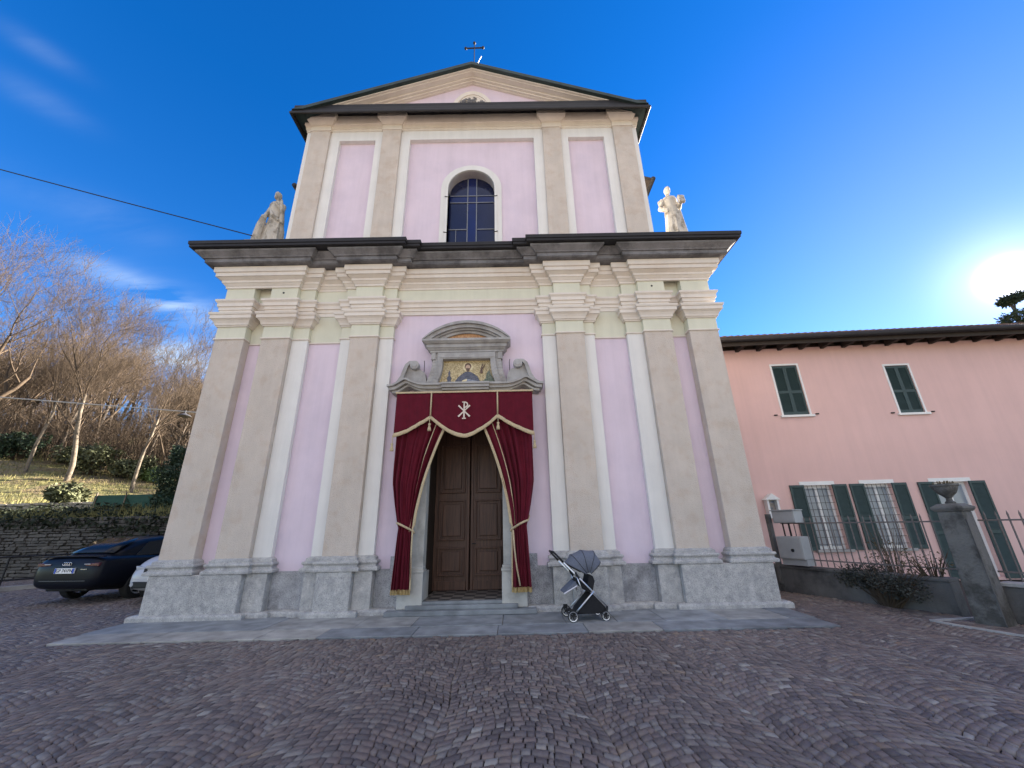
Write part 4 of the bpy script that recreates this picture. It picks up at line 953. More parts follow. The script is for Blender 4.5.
mb.box(HX0, HX0 + 0.3, 0.351, 8, 0, HT); mb.box(HX1 - 0.3, HX1, 0.351, 8, 0, HT); mb.box(HX0, HX1, 8.001, 8.3, 0, HT)
mb.prismx([(0.05, HT), (8.2, HT), (4.1, 8.1)], HX0, HX0 + 0.3); mb.prismx([(0.05, HT), (8.2, HT), (4.1, 8.1)], HX1 - 0.3, HX1)
obj('wall', mb, M['pink'], ho)
mb = MB(); mb.prismx([(-0.52, 6.40), (4.15, 8.16), (8.75, 6.40), (8.75, 6.47), (4.15, 8.30), (-0.52, 6.52)], HX0 - 0.1, HX1 + 0.4)
rf = obj('roof', mb, M['roof_tile'], ho)
mb = MB(); x = HX0
while x < HX1 + 0.3:
    mb.tube([(x, -0.57, 6.535), (x, 2.0, 7.50), (x, 4.15, 8.31)], 0.055, 7); x += 0.19
obj('tile_row', mb, M['roof_tile'], rf, smooth=True)
mb = MB(); x = HX0 + 0.2
while x < HX1:
    mb.prismx([(-0.50, 6.29), (0.0, 6.29), (0.0, 6.55), (-0.50, 6.40)], x, x + 0.10); x += 0.62
mb.box(HX0, HX1 + 0.3, -0.53, -0.503, 6.27, 6.43)
obj('rafter_tail', mb, M['eave_wood'], rf)
mb = MB(); mb.tube([(HX0 - 0.1, -0.62, 6.44), (HX1 + 0.4, -0.62, 6.44)], 0.075, 10); obj('gutter', mb, M['metal_dark'], rf, smooth=True)
def shutter(x0, x1, z0, z1, y=-0.045, closed=False, parent=None):
    mb = MB(); t = 0.045
    mb.box(x0, x0 + t, y, y + 0.035, z0, z1); mb.box(x1 - t, x1, y, y + 0.035, z0, z1)
    zm = z0 + (z1 - z0) * 0.46
    for a, b in ((z0, z0 + 0.09), (z1 - 0.06, z1), (zm - 0.04, zm + 0.04)): mb.box(x0 + t, x1 - t, y, y + 0.035, a, b)
    z = z0 + 0.10
    while z < z1 - 0.07:
        if not (zm - 0.065 < z < zm + 0.04): mb.prismx([(y + 0.004, z), (y + 0.009, z), (y + 0.033, z + 0.034), (y + 0.028, z + 0.034)], x0 + t, x1 - t)
        z += 0.032
    mb.box(x0 + t, x1 - t, y + 0.034, y + 0.037, z0, z1)
    return obj('shutter', mb, M['green_paint'], parent)
def house_window(x0, x1, z0, z1, kind):
    mb = MB(); f = 0.07
    y0, y1 = 0.10, 0.16
    mb.box(x0, x0 + f, y0, y1, z0, z1); mb.box(x1 - f, x1, y0, y1, z0, z1); mb.box(x0 + f, x1 - f, y0, y1, z0, z0 + f); mb.box(x0 + f, x1 - f, y0, y1, z1 - f, z1); xm = (x0 + x1) / 2
    mb.box(xm - 0.03, xm + 0.03, y0 - 0.005, y1, z0 + f, z1 - f)
    if kind == 'door': mb.box(x0 + f, x1 - f, y0, y1, z0 + f, z0 + 0.75)
    wd_ = obj('window' if kind != 'door' else 'french_door', mb, M['white_paint'], ho)
    obj('pane', MB().box(x0 + f, xm - 0.03, 0.125, 0.13, z0 + f, z1 - f).box(xm + 0.03, x1 - f, 0.125, 0.13, z0 + f, z1 - f), M['pane'], wd_)
    mb = MB(); q = 0.09
    mb.box(x0 - (0.05 if kind == 'upper' else q), x1 + (0.05 if kind == 'upper' else q), -0.012, -0.001, z1, z1 + (0.05 if kind == 'upper' else 0.10))
    if kind == 'upper': mb.box(x0 - 0.05, x0, -0.012, -0.001, z0, z1); mb.box(x1, x1 + 0.05, -0.012, -0.001, z0, z1)
    obj('plaster_surround', mb, M['white_paint'], wd_)
    if kind != 'door': obj('sill', MB().box(x0 - 0.1, x1 + 0.1, -0.06, 0.12, z0 - 0.06, z0), M['white_paint'] if kind == 'upper' else M['stone'], wd_)
    if kind == 'ground':
        mb = MB(); k = int((x1 - x0) / 0.11)
        for i in range(1, k): mb.tube([(x0 + (x1 - x0) * i / k, 0.03, z0), (x0 + (x1 - x0) * i / k, 0.03, z1)], 0.005, 5)
        z = z0 + 0.12
        while z < z1: mb.tube([(x0, 0.03, z), (x1, 0.03, z)], 0.005, 5); z += 0.17
        obj('window_grille', mb, M['iron'], wd_)
        mb = MB(); nfold = 24
        vs = []
        for i in range(nfold + 1):
            xx = x0 + 0.05 + (x1 - x0 - 0.1) * i / nfold
            vs += [(xx, 0.22 + 0.02 * math.sin(i * 1.9), z0), (xx, 0.22 + 0.02 * math.sin(i * 1.9), z1)]
        mb.add(vs, [(2 * i, 2 * i + 2, 2 * i + 3, 2 * i + 1) for i in range(nfold)])
        obj('net_curtain', mb, M['curtain_white'], wd_)
    if kind == 'upper':
        xm = (x0 + x1) / 2
        shutter(x0 + 0.004, xm - 0.002, z0 + 0.01, z1 - 0.01, 0.02, True, ho); shutter(xm + 0.002, x1 - 0.004, z0 + 0.01, z1 - 0.01, 0.02, True, ho)
        for x in (x0 - 0.22, x1 + 0.20): obj('shutter_catch', MB().box(x - 0.05, x + 0.03, -0.04, -0.001, z0 + 0.0, z0 + 0.03), M['iron'], ho)
        return
    wsh = 0.37 if kind == 'ground' else 0.40
    shutter(x0 - wsh - 0.0, x0 - 0.005, z0 - 0.02, z1 + 0.01, parent=ho); shutter(x1 + 0.005, x1 + wsh, z0 - 0.02, z1 + 0.01, parent=ho)
for (x0, x1, z0, z1), k in zip(opens, ('ground', 'ground', 'door', 'upper', 'upper')): house_window(x0, x1, z0, z1, k)
obj('interior', MB().box(HX0 + 0.4, HX1 - 0.4, 1.5, 1.6, 0, HT), M['room_dark'], ho)
obj('yellow_label', MB().box(3.02, 3.09, -0.052, -0.046, 1.15, 1.42), M['yellow'], ho)

# wall shrine on the house corner
sh = thing('wall_shrine', 'small white gabled wall shrine holding an icon, above the grey meter boxes', 'shrine', (6.83, 10.955, 1.57), math.atan(-0.058))
mb = MB(); mb.box(-0.15, -0.10, -0.16, -0.002, 0, 0.42).box(0.10, 0.15, -0.16, -0.002, 0, 0.42).box(-0.15, 0.15, -0.16, -0.002, -0.04, 0.0).box(-0.10, 0.10, -0.03, -0.002, 0, 0.42)
obj('case', mb, M['white_paint'], sh); obj('gable', MB().prism([(-0.20, 0.42), (0.20, 0.42), (0.0, 0.58)], -0.19, -0.002), M['white_paint'], sh); obj('icon_panel', MB().box(-0.095, 0.095, -0.05, -0.031, 0.02, 0.40), M['icon'], sh)

# ------------------------------------------------------------------ low wall, railing, pillar, urn, meter boxes
ang = math.atan2(wd[1], wd[0])
lw = thing('low_wall', 'stained low concrete garden wall under the railing, between church and pillar', 'wall', (WA[0], WA[1], 0), ang)
# local x along the wall (towards the camera), local +y = behind the wall (garden side)
LEN = 2.75
obj('wall_body', MB().box(-0.9, LEN, 0.0, 0.28, -0.05, 0.48), M['concrete'], lw, bevel=0.01)
obj('coping', MB().box(-0.9, LEN, -0.03, 0.31, 0.48, 0.53), M['concrete'], lw, bevel=0.008)
lw2 = thing('low_wall', 'low grey garden wall with pale coping running on past the urn pillar', 'wall', (WA[0] + wd[0] * 3.3, WA[1] + wd[1] * 3.3, 0), ang)
obj('wall_body', MB().box(0.0, 5.0, 0.02, 0.26, -0.05, 0.49), M['concrete'], lw2, bevel=0.01); obj('coping', MB().box(0.0, 5.0, -0.01, 0.29, 0.49, 0.54), M['stone'], lw2, bevel=0.008)
fe = thing('iron_railing', 'rusty spiked iron railing standing on the low garden wall', 'railing', (WA[0], WA[1], 0.53), ang)
for z in (0.14, 0.88): obj('rail', MB().box(0.05, LEN + 0.1, 0.135, 0.150, z - 0.012, z + 0.012), M['rust'], fe)
bar0 = None; k = 0; x = 0.1
while x < LEN:
    if bar0 is None:
        mb = MB().tube([(0, 0, 0.02), (0, 0, 0.95)], 0.011, 6).tube([(0, 0, 0.95), (0, 0, 0.97), (0, 0, 1.02)], [0.014, 0.012, 0.001], 6)
        bar0 = obj('bar', mb, M['rust'], fe); b_ = bar0
    else:
        b_ = bar0.copy(); C.objects.link(b_); b_.parent = fe
    b_.location = (x, 0.142, 0); x += 0.125
fe2 = thing('iron_railing', 'spiked iron railing beyond the urn pillar at the picture edge', 'railing', (WA[0] + wd[0] * 3.3, WA[1] + wd[1] * 3.3, 0.54), ang)
for z in (0.14, 0.88): obj('rail', MB().box(0.0, 5.0, 0.135, 0.150, z - 0.012, z + 0.012), M['rust'], fe2)
x = 0.1
while x < 4.9:
    b_ = bar0.copy(); C.objects.link(b_); b_.parent = fe2; b_.location = (x, 0.142, 0); x += 0.125
pi = thing('gate_pillar', 'tapering weathered stone pillar with moulded cap in the garden wall', 'pillar', (7.0, 6.60, 0), ang)
def frus(mb, h0, h1, z0, z1):
    mb.add([(sx * h, sy * h, z) for z, h in ((z0, h0), (z1, h1)) for sx, sy in ((-1, -1), (1, -1), (1, 1), (-1, 1))], [(3, 2, 1, 0), (4, 5, 6, 7), (0, 1, 5, 4), (1, 2, 6, 5), (2, 3, 7, 6), (3, 0, 4, 7)])
mb = MB(); frus(mb, 0.165, 0.15, -0.05, 1.56); obj('shaft', mb, M['pillar_stone'], pi, bevel=0.015)
mb = MB(); frus(mb, 0.165, 0.195, 1.561, 1.60); frus(mb, 0.195, 0.195, 1.601, 1.635); frus(mb, 0.185, 0.12, 1.636, 1.68); obj('cap', mb, M['pillar_stone'], pi, bevel=0.006)
obj('corner_strip', MB().box(0.160, 0.172, -0.172, -0.160, 0.0, 1.45), M['concrete'], pi)
ur = thing('stone_urn', 'shallow footed stone urn on top of the weathered pillar', 'urn', (7.0, 6.60, 1.68), ang); ur.scale = (0.66, 0.66, 0.9)
obj('bowl', MB().lathe([(0.09, 0.0), (0.10, 0.02), (0.06, 0.05), (0.055, 0.09), (0.10, 0.13), (0.17, 0.18), (0.22, 0.25), (0.235, 0.29), (0.26, 0.30), (0.26, 0.335), (0.22, 0.335), (0.20, 0.30), (0.02, 0.28)], 24), M['pillar_stone'], ur, smooth=False)
mb = MB(); rnd = random.Random(2)
for k in range(30):
    a = rnd.uniform(0, 6.28); r = rnd.uniform(0, 0.17); mb.tube([(r * math.cos(a), r * math.sin(a), 0.29), (r * 1.2 * math.cos(a), r * 1.2 * math.sin(a), 0.33 + rnd.uniform(0, 0.07))], 0.012, 4)
obj('dead_plant', mb, M['dry_leaf'], ur)
# kerb line by the pillar
mb = MB()
kp = [(7.35, 6.98), (6.31, 6.86), (6.36, 6.60), (6.62, 5.85), (7.2, 4.4)]
for a, b in zip(kp[:-1], kp[1:]):
    a = Vector((*a, 0)); b = Vector((*b, 0)); d = (b - a).normalized(); c = (a + b) / 2
    mb.obox((c.x, c.y, -0.01), d, (-d.y, d.x, 0), (0, 0, 1), (b - a).length / 2 - 0.004, 0.028, 0.03)
prop(obj('kerb', mb, M['stone']), kind='structure')

def meterbox(label, c, ax, hx, hy, hz, z, extra):
    t = thing('meter_box', label, 'utility box', (c[0], c[1], z), ang, 'grey meter boxes on the low wall')
    obj('casing', MB().box(-hx, hx, -hy, hy, 0, hz), M['grey_metal'], t, bevel=0.012)
    obj('door', MB().box(-hx + 0.02, hx - 0.02, -hy - 0.012, -hy - 0.001, 0.02, hz - 0.02), M['grey_metal'], t, bevel=0.004)
    if extra == 'box':
        obj('lock', MB().lathe([(0.035, 0), (0.03, -0.02)], 10, (0.06, -hy - 0.012, hz * 0.4), axis='y'), M['black_letters'], t)
        obj('bracket', MB().box(-hx, hx, -hy + 0.05, hy, -0.12, -0.002), M['grey_metal'], t)
    else: obj('hood', MB().box(-hx - 0.02, hx + 0.02, -hy - 0.03, hy, hz + 0.001, hz + 0.02), M['grey_metal'], t)
    return t
bc = WA + wd * 0.33
nrm = np.array([-wd[1], wd[0]])
meterbox('larger grey metal meter box with a round lock, lower of the two', bc + nrm * 0.02, wd, 0.27, 0.16, 0.46, 0.68, 'box')
meterbox('shallow grey meter box mounted above the larger locked box', bc + nrm * 0.02, wd, 0.25, 0.15, 0.26, 1.42, 'small')
t = thing('meter_post', 'grey post carrying the meter boxes at the church corner', 'post', (WA[0] - 0.03, WA[1] + 0.1, 0), ang)
obj('post', MB().box(-0.06, 0.02, -0.05, 0.05, -0.02, 1.62), M['pillar_stone'], t)
obj('cable_duct', MB().tube([(0.36, 0.1, 1.12), (0.36, 0.1, 1.42)], 0.02, 8).tube([(0.22, 0.1, 1.12), (0.22, 0.1, 1.42)], 0.015, 8), M['iron'], t)

# ------------------------------------------------------------------ foliage helpers
def leaves(mb, pts, size, rnd, elong=1.6, droop=0.0):
    for p in pts:
        a = rnd.uniform(0, 6.28); e = rnd.uniform(-0.9, 0.9); d = Vector((math.cos(a) * math.cos(e), math.sin(a) * math.cos(e), math.sin(e) - droop)).normalized()
        b = d.cross(Vector((rnd.uniform(-1, 1), rnd.uniform(-1, 1), rnd.uniform(-1, 1)))).normalized(); s = size * rnd.uniform(0.6, 1.3); P = Vector(p)
        mb.add([P, P + d * s * elong * 0.5 + b * s * 0.5, P + d * s * elong, P + d * s * elong * 0.5 - b * s * 0.5], [(0, 1, 2, 3)])
def clump_pts(rnd, c, r, n, sc_=(1, 1, 1)):
    out = []
    for _ in range(n):
        v = Vector((rnd.gauss(0, 1), rnd.gauss(0, 1), rnd.gauss(0, 1))).normalized() * r * rnd.uniform(0.35, 1.0) ** 0.6
        out.append((c[0] + v.x * sc_[0], c[1] + v.y * sc_[1], c[2] + v.z * sc_[2]))
    return out
def bush(name, label, cat, loc, rx, ry, rz_, leafm, n, size, seed, stems=10, group=None, clumps=9, elong=1.6):
    rnd = random.Random(seed); t = thing(name, label, cat, loc, 0, group)
    st = MB(); lf = MB()
    for k in range(clumps):
        a = rnd.uniform(0, 6.28); q = rnd.uniform(0.15, 0.8); c = (rx * q * math.cos(a), ry * q * math.sin(a), rz_ * rnd.uniform(0.3, 0.78)); r = min(rx, ry, rz_ / 1.6) * rnd.uniform(0.35, 0.6)
        leaves(lf, clump_pts(rnd, c, r, n // clumps, (1.2, 1.0, 0.95)), size, rnd, elong)
        st.tube([(0.1 * c[0], 0.1 * c[1], 0), (0.6 * c[0], 0.6 * c[1], c[2] * 0.5), c], [0.018, 0.012, 0.005], 5)
    for k in range(stems):
        a = rnd.uniform(0, 6.28); q = rnd.uniform(0.3, 1.0); e = (rx * q * math.cos(a), ry * q * math.sin(a), rz_ * rnd.uniform(0.7, 1.15))
        st.tube([(0.2 * e[0], 0.2 * e[1], 0), (0.6 * e[0], 0.6 * e[1], e[2] * 0.6), e], [0.009, 0.006, 0.002], 4)
    obj('stems', st, M['twig'], t); obj('foliage', lf, M[leafm], t)
    return t
bush('garden_bush', 'dark straggly bush spilling over the low garden wall', 'bush', (6.66, 7.95, 0.0), 0.36, 1.2, 0.70, 'leaf_brown', 3600, 0.03, 4, stems=70, clumps=20)
bush('garden_bush', 'thin twiggy brown shrub behind the railing next to the pillar', 'bush', (7.2, 7.5, 0.4), 0.4, 0.4, 0.55, 'dry_leaf', 220, 0.03, 9, stems=20, clumps=6)
bush('garden_bush', 'small leafless shrub in front of the second ground floor window', 'bush', (7.6, 8.7, 0.3), 0.4, 0.4, 1.0, 'dry_leaf', 160, 0.03, 13, stems=18, clumps=5)

# ------------------------------------------------------------------ pushchair
pc = thing('pushchair', 'blue-grey folding pushchair with black basket and silver frame by the portal', 'pushchair', (1.19, 7.50, 0.014), R(6))
# local: x right (rear wheels), y depth; near side y=-0.22
def wheel(x, y, r):
    ty = obj('wheel', MB().lathe([(r * 0.74, -0.018), (r * 0.97, -0.016), (r, -0.006), (r, 0.006), (r * 0.97, 0.016), (r * 0.74, 0.018), (r * 0.74, -0.018)], 24, (x, y, r), axis='y', cap=False), M['rubber'], pc, smooth=False)
    mb = MB().lathe([(r * 0.73, -0.019), (r * 0.84, -0.021), (r * 0.84, 0.021), (r * 0.73, 0.019), (r * 0.73, -0.019)], 24, (x, y, r), axis='y', cap=False); obj('rim', mb, M['aluminium'], ty)
    mb = MB().lathe([(0.022, -0.024), (0.022, 0.024)], 10, (x, y, r), axis='y')
    for k in range(5):
        a = 6.283 * k / 5; mb.tube([(x, y, r), (x + r * 0.8 * math.cos(a), y, r + r * 0.8 * math.sin(a))], 0.008, 5)
    obj('spokes', mb, M['black_letters'], ty)
for sy in (-1, 1): wheel(-0.28, sy * 0.235, 0.085); wheel(0.265, sy * 0.225, 0.073)
fr = MB()
for sy in (-1, 1):
    y = sy * 0.20
    fr.tube([(-0.38, y, 0.885), (0.31, y, 0.205)], 0.013, 8)
    fr.tube([(0.105, y * 1.06, 0.435), (-0.24, y * 1.06, 0.115)], 0.013, 8)
    fr.tube([(-0.165, y, 0.665), (-0.08, y, 0.40)], 0.010, 8)
obj('frame', fr, M['aluminium'], pc, smooth=True)
mb = MB()
for sy in (-1, 1):
    y = sy * 0.20
    mb.tube([(-0.50, y, 1.01), (-0.38, y, 0.885)], 0.017, 8); mb.tube([(-0.50, y, 1.01), (-0.53, y * 0.9, 1.04)], 0.017, 8)
    obj('hinge', MB().tube([(-0.19, y, 0.72), (-0.13, y, 0.63)], 0.022, 8), M['black_letters'], pc)
    obj('wheel_fork', MB().tube([(0.31, y, 0.205), (0.275, y, 0.07)], 0.020, 8), M['black_letters'], pc); obj('wheel_fork', MB().tube([(-0.22, y * 1.06, 0.135), (-0.28, y * 1.06, 0.085)], 0.018, 8), M['black_letters'], pc)
    obj('brake_pedal', MB().box(-0.33, -0.26, y * 1.1 - 0.012, y * 1.1 + 0.012, 0.12, 0.19), M['black_letters'], pc)
mb.tube([(-0.53, -0.18, 1.04), (-0.53, 0.18, 1.04)], 0.018, 10)
obj('axle', MB().tube([(-0.28, -0.235, 0.085), (-0.28, 0.235, 0.085)], 0.010, 8), M['black_letters'], pc); obj('axle', MB().tube([(0.265, -0.225, 0.073), (0.265, 0.225, 0.073)], 0.010, 8), M['black_letters'], pc)
obj('handlebar', mb, M['black_letters'], pc, smooth=True)
# basket
mb = MB().prism([(0.08, 0.40), (0.29, 0.19), (0.29, 0.10), (-0.20, 0.10), (-0.16, 0.17)], -0.185, 0.185); obj('basket', mb, M['black_fabric'], pc, bevel=0.012)
# seat: back shell + seat pan + bumper + footrest
mb = MB().prism([(-0.18, 0.56), (0.03, 0.41), (0.10, 0.42), (0.15, 0.58), (0.12, 0.66), (0.06, 0.68), (0.02, 0.54), (-0.14, 0.62)], -0.17, 0.17); obj('seat', mb, M['black_fabric'], pc, bevel=0.015)
mb = MB().prism([(-0.39, 0.42), (-0.37, 0.40), (-0.14, 0.52), (-0.15, 0.57), (-0.19, 0.58)], -0.155, 0.155); obj('footrest', mb, M['grey_fabric'], pc, bevel=0.01)
mb = MB().tube([(-0.385, -0.16, 0.405), (-0.16, -0.165, 0.515)], 0.012, 6).tube([(-0.385, 0.16, 0.405), (-0.16, 0.165, 0.515)], 0.012, 6); obj('footrest_rail', mb, M['aluminium'], pc)
# canopy: ribs fanned from a pivot, cloth between
piv = (0.05, 0.66)
angs = [152, 128, 100, 68, 40]; rad = [0.42, 0.41, 0.40, 0.405, 0.33]
mb = MB(); nw = 10; rows = []
for i in range(len(angs) * 4 - 3):
    q = i / 4; k = min(int(q), len(angs) - 2); f = q - k
    a = R(angs[k] + (angs[k + 1] - angs[k]) * f); r = rad[k] + (rad[k + 1] - rad[k]) * f; r *= 1 - 0.05 * math.sin(math.pi * f)
    row = []
    for j in range(nw + 1):
        t = -1 + 2 * j / nw; yv = 0.195 * math.sin(t * math.pi / 2); rr = r * (1 - 0.0 * abs(t))
        w_ = math.cos(t * math.pi / 2) ** 0.35 if abs(t) < 1 else 0.0
        rr2 = 0.05 + (rr - 0.05) * max(w_, 0.0); row.append((piv[0] + rr2 * math.cos(a), yv, piv[1] + rr2 * math.sin(a)))
    rows.append(row)
vs = [p_ for r_ in rows for p_ in r_]; mb.add(vs, [(i * (nw + 1) + j, i * (nw + 1) + j + 1, (i + 1) * (nw + 1) + j + 1, (i + 1) * (nw + 1) + j) for i in range(len(rows) - 1) for j in range(nw)])
solid(obj('canopy', mb, M['grey_fabric'], pc, smooth=True), 0.008)
mb = MB()
for i in (0, 4, 8, 12, 16): mb.tube(rows[i], 0.007, 5)
obj('canopy_rib', mb, M['black_letters'], pc)

# ------------------------------------------------------------------ cars
def car(name_label, loc, rz, paint, kind):
    t = thing('parked_car', name_label, 'car', loc, rz, 'cars parked beside the church')
    # local: x right, y forward (rear bumper at y=0), z up
    Lc = 4.72 if kind == 'sedan' else 4.2
    if kind == 'sedan':
        st = [(-0.04, 0.62, 0.44, 0.62, 0.70), (-0.02, 0.78, 0.38, 0.74, 0.84), (0.03, 0.86, 0.33, 0.88, 0.97), (0.12, 0.895, 0.30, 0.94, 1.025), (0.40, 0.915, 0.26, 0.96, 1.04), (0.9, 0.92, 0.2, 0.95, 1.04), (1.6, 0.92, 0.2, 0.93, 0.98), (2.6, 0.92, 0.2, 0.92, 0.96), (3.4, 0.92, 0.2, 0.90, 0.98), (4.2, 0.90, 0.2, 0.82, 0.90), (4.6, 0.84, 0.22, 0.70, 0.76), (4.72, 0.74, 0.30, 0.58, 0.62)]
        roof = [(0.30, 1.03, 0.76, 0.64), (0.72, 1.24, 0.72, 0.63), (1.12, 1.40, 0.68, 0.62), (1.9, 1.455, 0.66, 0.61), (2.7, 1.42, 0.66, 0.61), (3.2, 1.24, 0.66, 0.58), (3.65, 0.98, 0.74, 0.62)]
        belt = 0.95
    else:
        st = [(0.00, 0.80, 0.40, 0.90, 1.0), (0.08, 0.86, 0.30, 1.0, 1.05), (0.4, 0.89, 0.22, 1.02, 1.06), (1.0, 0.90, 0.2, 1.0, 1.04), (2.0, 0.90, 0.2, 0.99, 1.03), (2.9, 0.90, 0.2, 0.98, 1.06), (3.5, 0.885, 0.2, 0.94, 1.04), (3.9, 0.84, 0.22, 0.82, 0.94), (4.12, 0.76, 0.26, 0.66, 0.76), (4.2, 0.66, 0.34, 0.56, 0.60)]
        roof = [(0.12, 1.05, 0.76, 0.6), (0.35, 1.40, 0.64, 0.58), (0.9, 1.52, 0.60, 0.56), (1.8, 1.54, 0.60, 0.56), (2.3, 1.48, 0.61, 0.56), (2.75, 1.25, 0.68, 0.58), (3.1, 1.05, 0.76, 0.62)]
        belt = 1.02
    mb = MB(); ring = 0
    for y, hw, zb, zs, zd in st:
        half = [(0.0, zb), (hw * 0.86, zb), (hw * 0.98, zb + 0.10), (hw, (zb + zs) * 0.5), (hw * 0.985, zs - 0.06), (hw * 0.93, zs), (hw * 0.80, zd - 0.005), (0.0, zd + 0.012)]
        full = half + [(-x, z) for x, z in reversed(half[1:-1])]
        ring = len(full); mb.v += [(x, y, z) for x, z in full]
    ns = len(st)
    mb.f = [(i * ring + k, i * ring + (k + 1) % ring, (i + 1) * ring + (k + 1) % ring, (i + 1) * ring + k) for i in range(ns - 1) for k in range(ring)] + [tuple(range(ring))[::-1], tuple(range((ns - 1) * ring, ns * ring))]
    mb.m = [0] * len(mb.f)
    body = obj('body', mb, M[paint], t, smooth=True, sub=2)
    cb = MB()
    for y, zr, hb, hr in [(y, z, b, r) for y, z, b, r in roof]:
        pass
    nb = len(roof); vs = []
    for i, (y, zr, hb, hr) in enumerate(roof):
        e = max(0.0, (zr - belt)); half = [(0.79, belt - 0.02), (0.79 - (0.79 - hr) * min(1, e / 0.5) * 0.85 - 0.01, max(belt, zr - 0.07)), (hr * 0.93, zr - 0.012), (0.0, zr + 0.012)]
        full = half + [(-x, z) for x, z in reversed(half[:-1])]; vs += [(x, y, z) for x, z in full]
    nr = 7
    fs = [(i * nr + k, i * nr + k + 1, (i + 1) * nr + k + 1, (i + 1) * nr + k) for i in range(nb - 1) for k in range(nr - 1)] + [tuple(range(nr))[::-1], tuple(range((nb - 1) * nr, nb * nr))]
    cb.add(vs, fs); obj('cabin', cb, M[paint], t, smooth=True, sub=1)
    # glass set 6 mm proud
    gl = MB()
    def gp(i, f, lift=0.012, kk=None): pass
    for (a, b, nm) in ((0, 2, 'rear_window'), (nb - 3, nb - 1, 'windscreen')):
        g_ = MB(); rows = []
        for i in range(a, b + 1):
            y, zr, hb, hr = roof[i]; e = max(0.0, zr - belt); wid = (0.79 - (0.79 - hr) * min(1, e / 0.5)) * 0.84
            sgn = -1 if nm == 'rear_window' else 1
            rows.append([(x * wid, y + sgn * 0.02, zr + 0.022 + (0.0 if abs(x) < 0.9 else -0.012)) for x in (-1, -0.5, 0, 0.5, 1)])
        if nm == 'rear_window': rows[0] = [(x, y + 0.10, z + 0.035) for x, y, z in rows[0]]; rows[-1] = [(x, y - 0.10, z - 0.02) for x, y, z in rows[-1]]
        else: rows[-1] = [(x, y - 0.10, z + 0.04) for x, y, z in rows[-1]]; rows[0] = [(x, y + 0.1, z - 0.01) for x, y, z in rows[0]]
        g_.add([p_ for r_ in rows for p_ in r_], [(i * 5 + k, i * 5 + k + 1, (i + 1) * 5 + k + 1, (i + 1) * 5 + k) for i in range(len(rows) - 1) for k in range(4)])
        solid(obj(nm, g_, M['car_glass'], t, smooth=True), 0.012)
    for s in (-1, 1):
        g_ = MB(); pts = []
        ys = [roof[0][0] + 0.5, roof[2][0] + 0.05, roof[3][0], roof[4][0] + 0.05, roof[-1][0] - 0.45]
        zt = [belt + 0.05, roof[2][1] - 0.11, roof[3][1] - 0.11, roof[4][1] - 0.12, belt + 0.05]
        vs = []
        for y, z in zip(ys, zt):
            vs += [(s * 0.795, y, belt + 0.03), (s * (0.795 - 0.155 * min(1, (z - belt) / 0.4)), y, z)]
        g_.add(vs, [(2 * i, 2 * i + 2, 2 * i + 3, 2 * i + 1) for i in range(4)]); solid(obj('side_window', g_, M['car_glass'], t), 0.012)
        mb = MB().ball((s * 0.98, roof[-1][0] - 0.65, belt + 0.06), 0.09, 8, (1.1, 0.7, 0.75)); obj('wing_mirror', mb, M[paint], t, smooth=True)
        obj('door_handle', MB().box(*sorted((s * 0.915, s * 0.945)), 1.75, 1.95, 0.80, 0.825), M[paint], t)
        for yw in ((0.98, 3.8) if kind == 'sedan' else (0.75, 3.3)):
            r = 0.325
            ty = obj('wheel', MB().lathe([(r * 0.66, -0.10), (r * 0.96, -0.105), (r, -0.08), (r, 0.08), (r * 0.96, 0.105), (r * 0.66, 0.10), (r * 0.66, -0.10)], 28, (s * 0.82, yw, r), axis='x', cap=False), M['rubber'], t)
            mb = MB().lathe([(r * 0.60, -0.09), (r * 0.68, -0.108), (r * 0.68, 0.108), (r * 0.60, 0.09), (r * 0.60, -0.09)], 24, (s * 0.82, yw, r), axis='x', cap=False); mb.lathe([(0.05, 0.05), (0.05, 0.10)], 12, (s * 0.82, yw, r), axis='x'); obj('brake_disc', MB().lathe([(r * 0.55, -0.05), (r * 0.55, 0.05)], 20, (s * 0.82, yw, r), axis='x'), M['car_black'], ty)
            for k in range(5):
                a = 6.283 * k / 5; mb.tube([(s * 0.92, yw, r), (s * 0.915, yw + 0.21 * math.cos(a), r + 0.21 * math.sin(a))], 0.03, 5)
            obj('rim', mb, M['aluminium'], ty)
    if kind == 'sedan':
        for s in (-1, 1):
            obj('tail_light', MB().prism([(s * 0.46, 0.82), (s * 0.80, 0.81), (s * 0.80, 0.885), (s * 0.46, 0.87)], -0.022, 0.10), M['red_lens'], t, bevel=0.01)
            obj('tail_light_strip', MB().box(*sorted((s * 0.44, s * 0.60)), -0.034, -0.028, 0.852, 0.866), M['clear_lens'], t)
        pl_ = obj('number_plate', MB().box(-0.26, 0.26, -0.060, -0.03, 0.665, 0.775), M['plate'], t)
        obj('plate_band', MB().box(-0.255, -0.21, -0.063, -0.0601, 0.668, 0.772), M['blue_band'], pl_); obj('plate_band', MB().box(0.21, 0.255, -0.063, -0.0601, 0.668, 0.772), M['blue_band'], pl_)
        textmesh('plate_characters', 'GP 741FN', 0.10, M['black_letters'], pl_, (0, -0.062, 0.72), (R(90), 0, 0))
        mb = MB()
        for k in range(4):
            cx_ = -0.081 + 0.054 * k; mb.tube([(cx_ + 0.034 * math.cos(a), -0.040, 0.865 + 0.034 * math.sin(a)) for a in [6.283 * i / 16 for i in range(17)]], 0.0055, 5)
        obj('emblem', mb, M['chrome'], t)
        obj('badge', MB().box(0.40, 0.56, -0.046, -0.01, 0.74, 0.758), M['chrome'], t)
        obj('boot_lip', MB().box(-0.80, 0.80, 0.03, 0.12, 1.005, 1.03), M[paint], t, bevel=0.01)
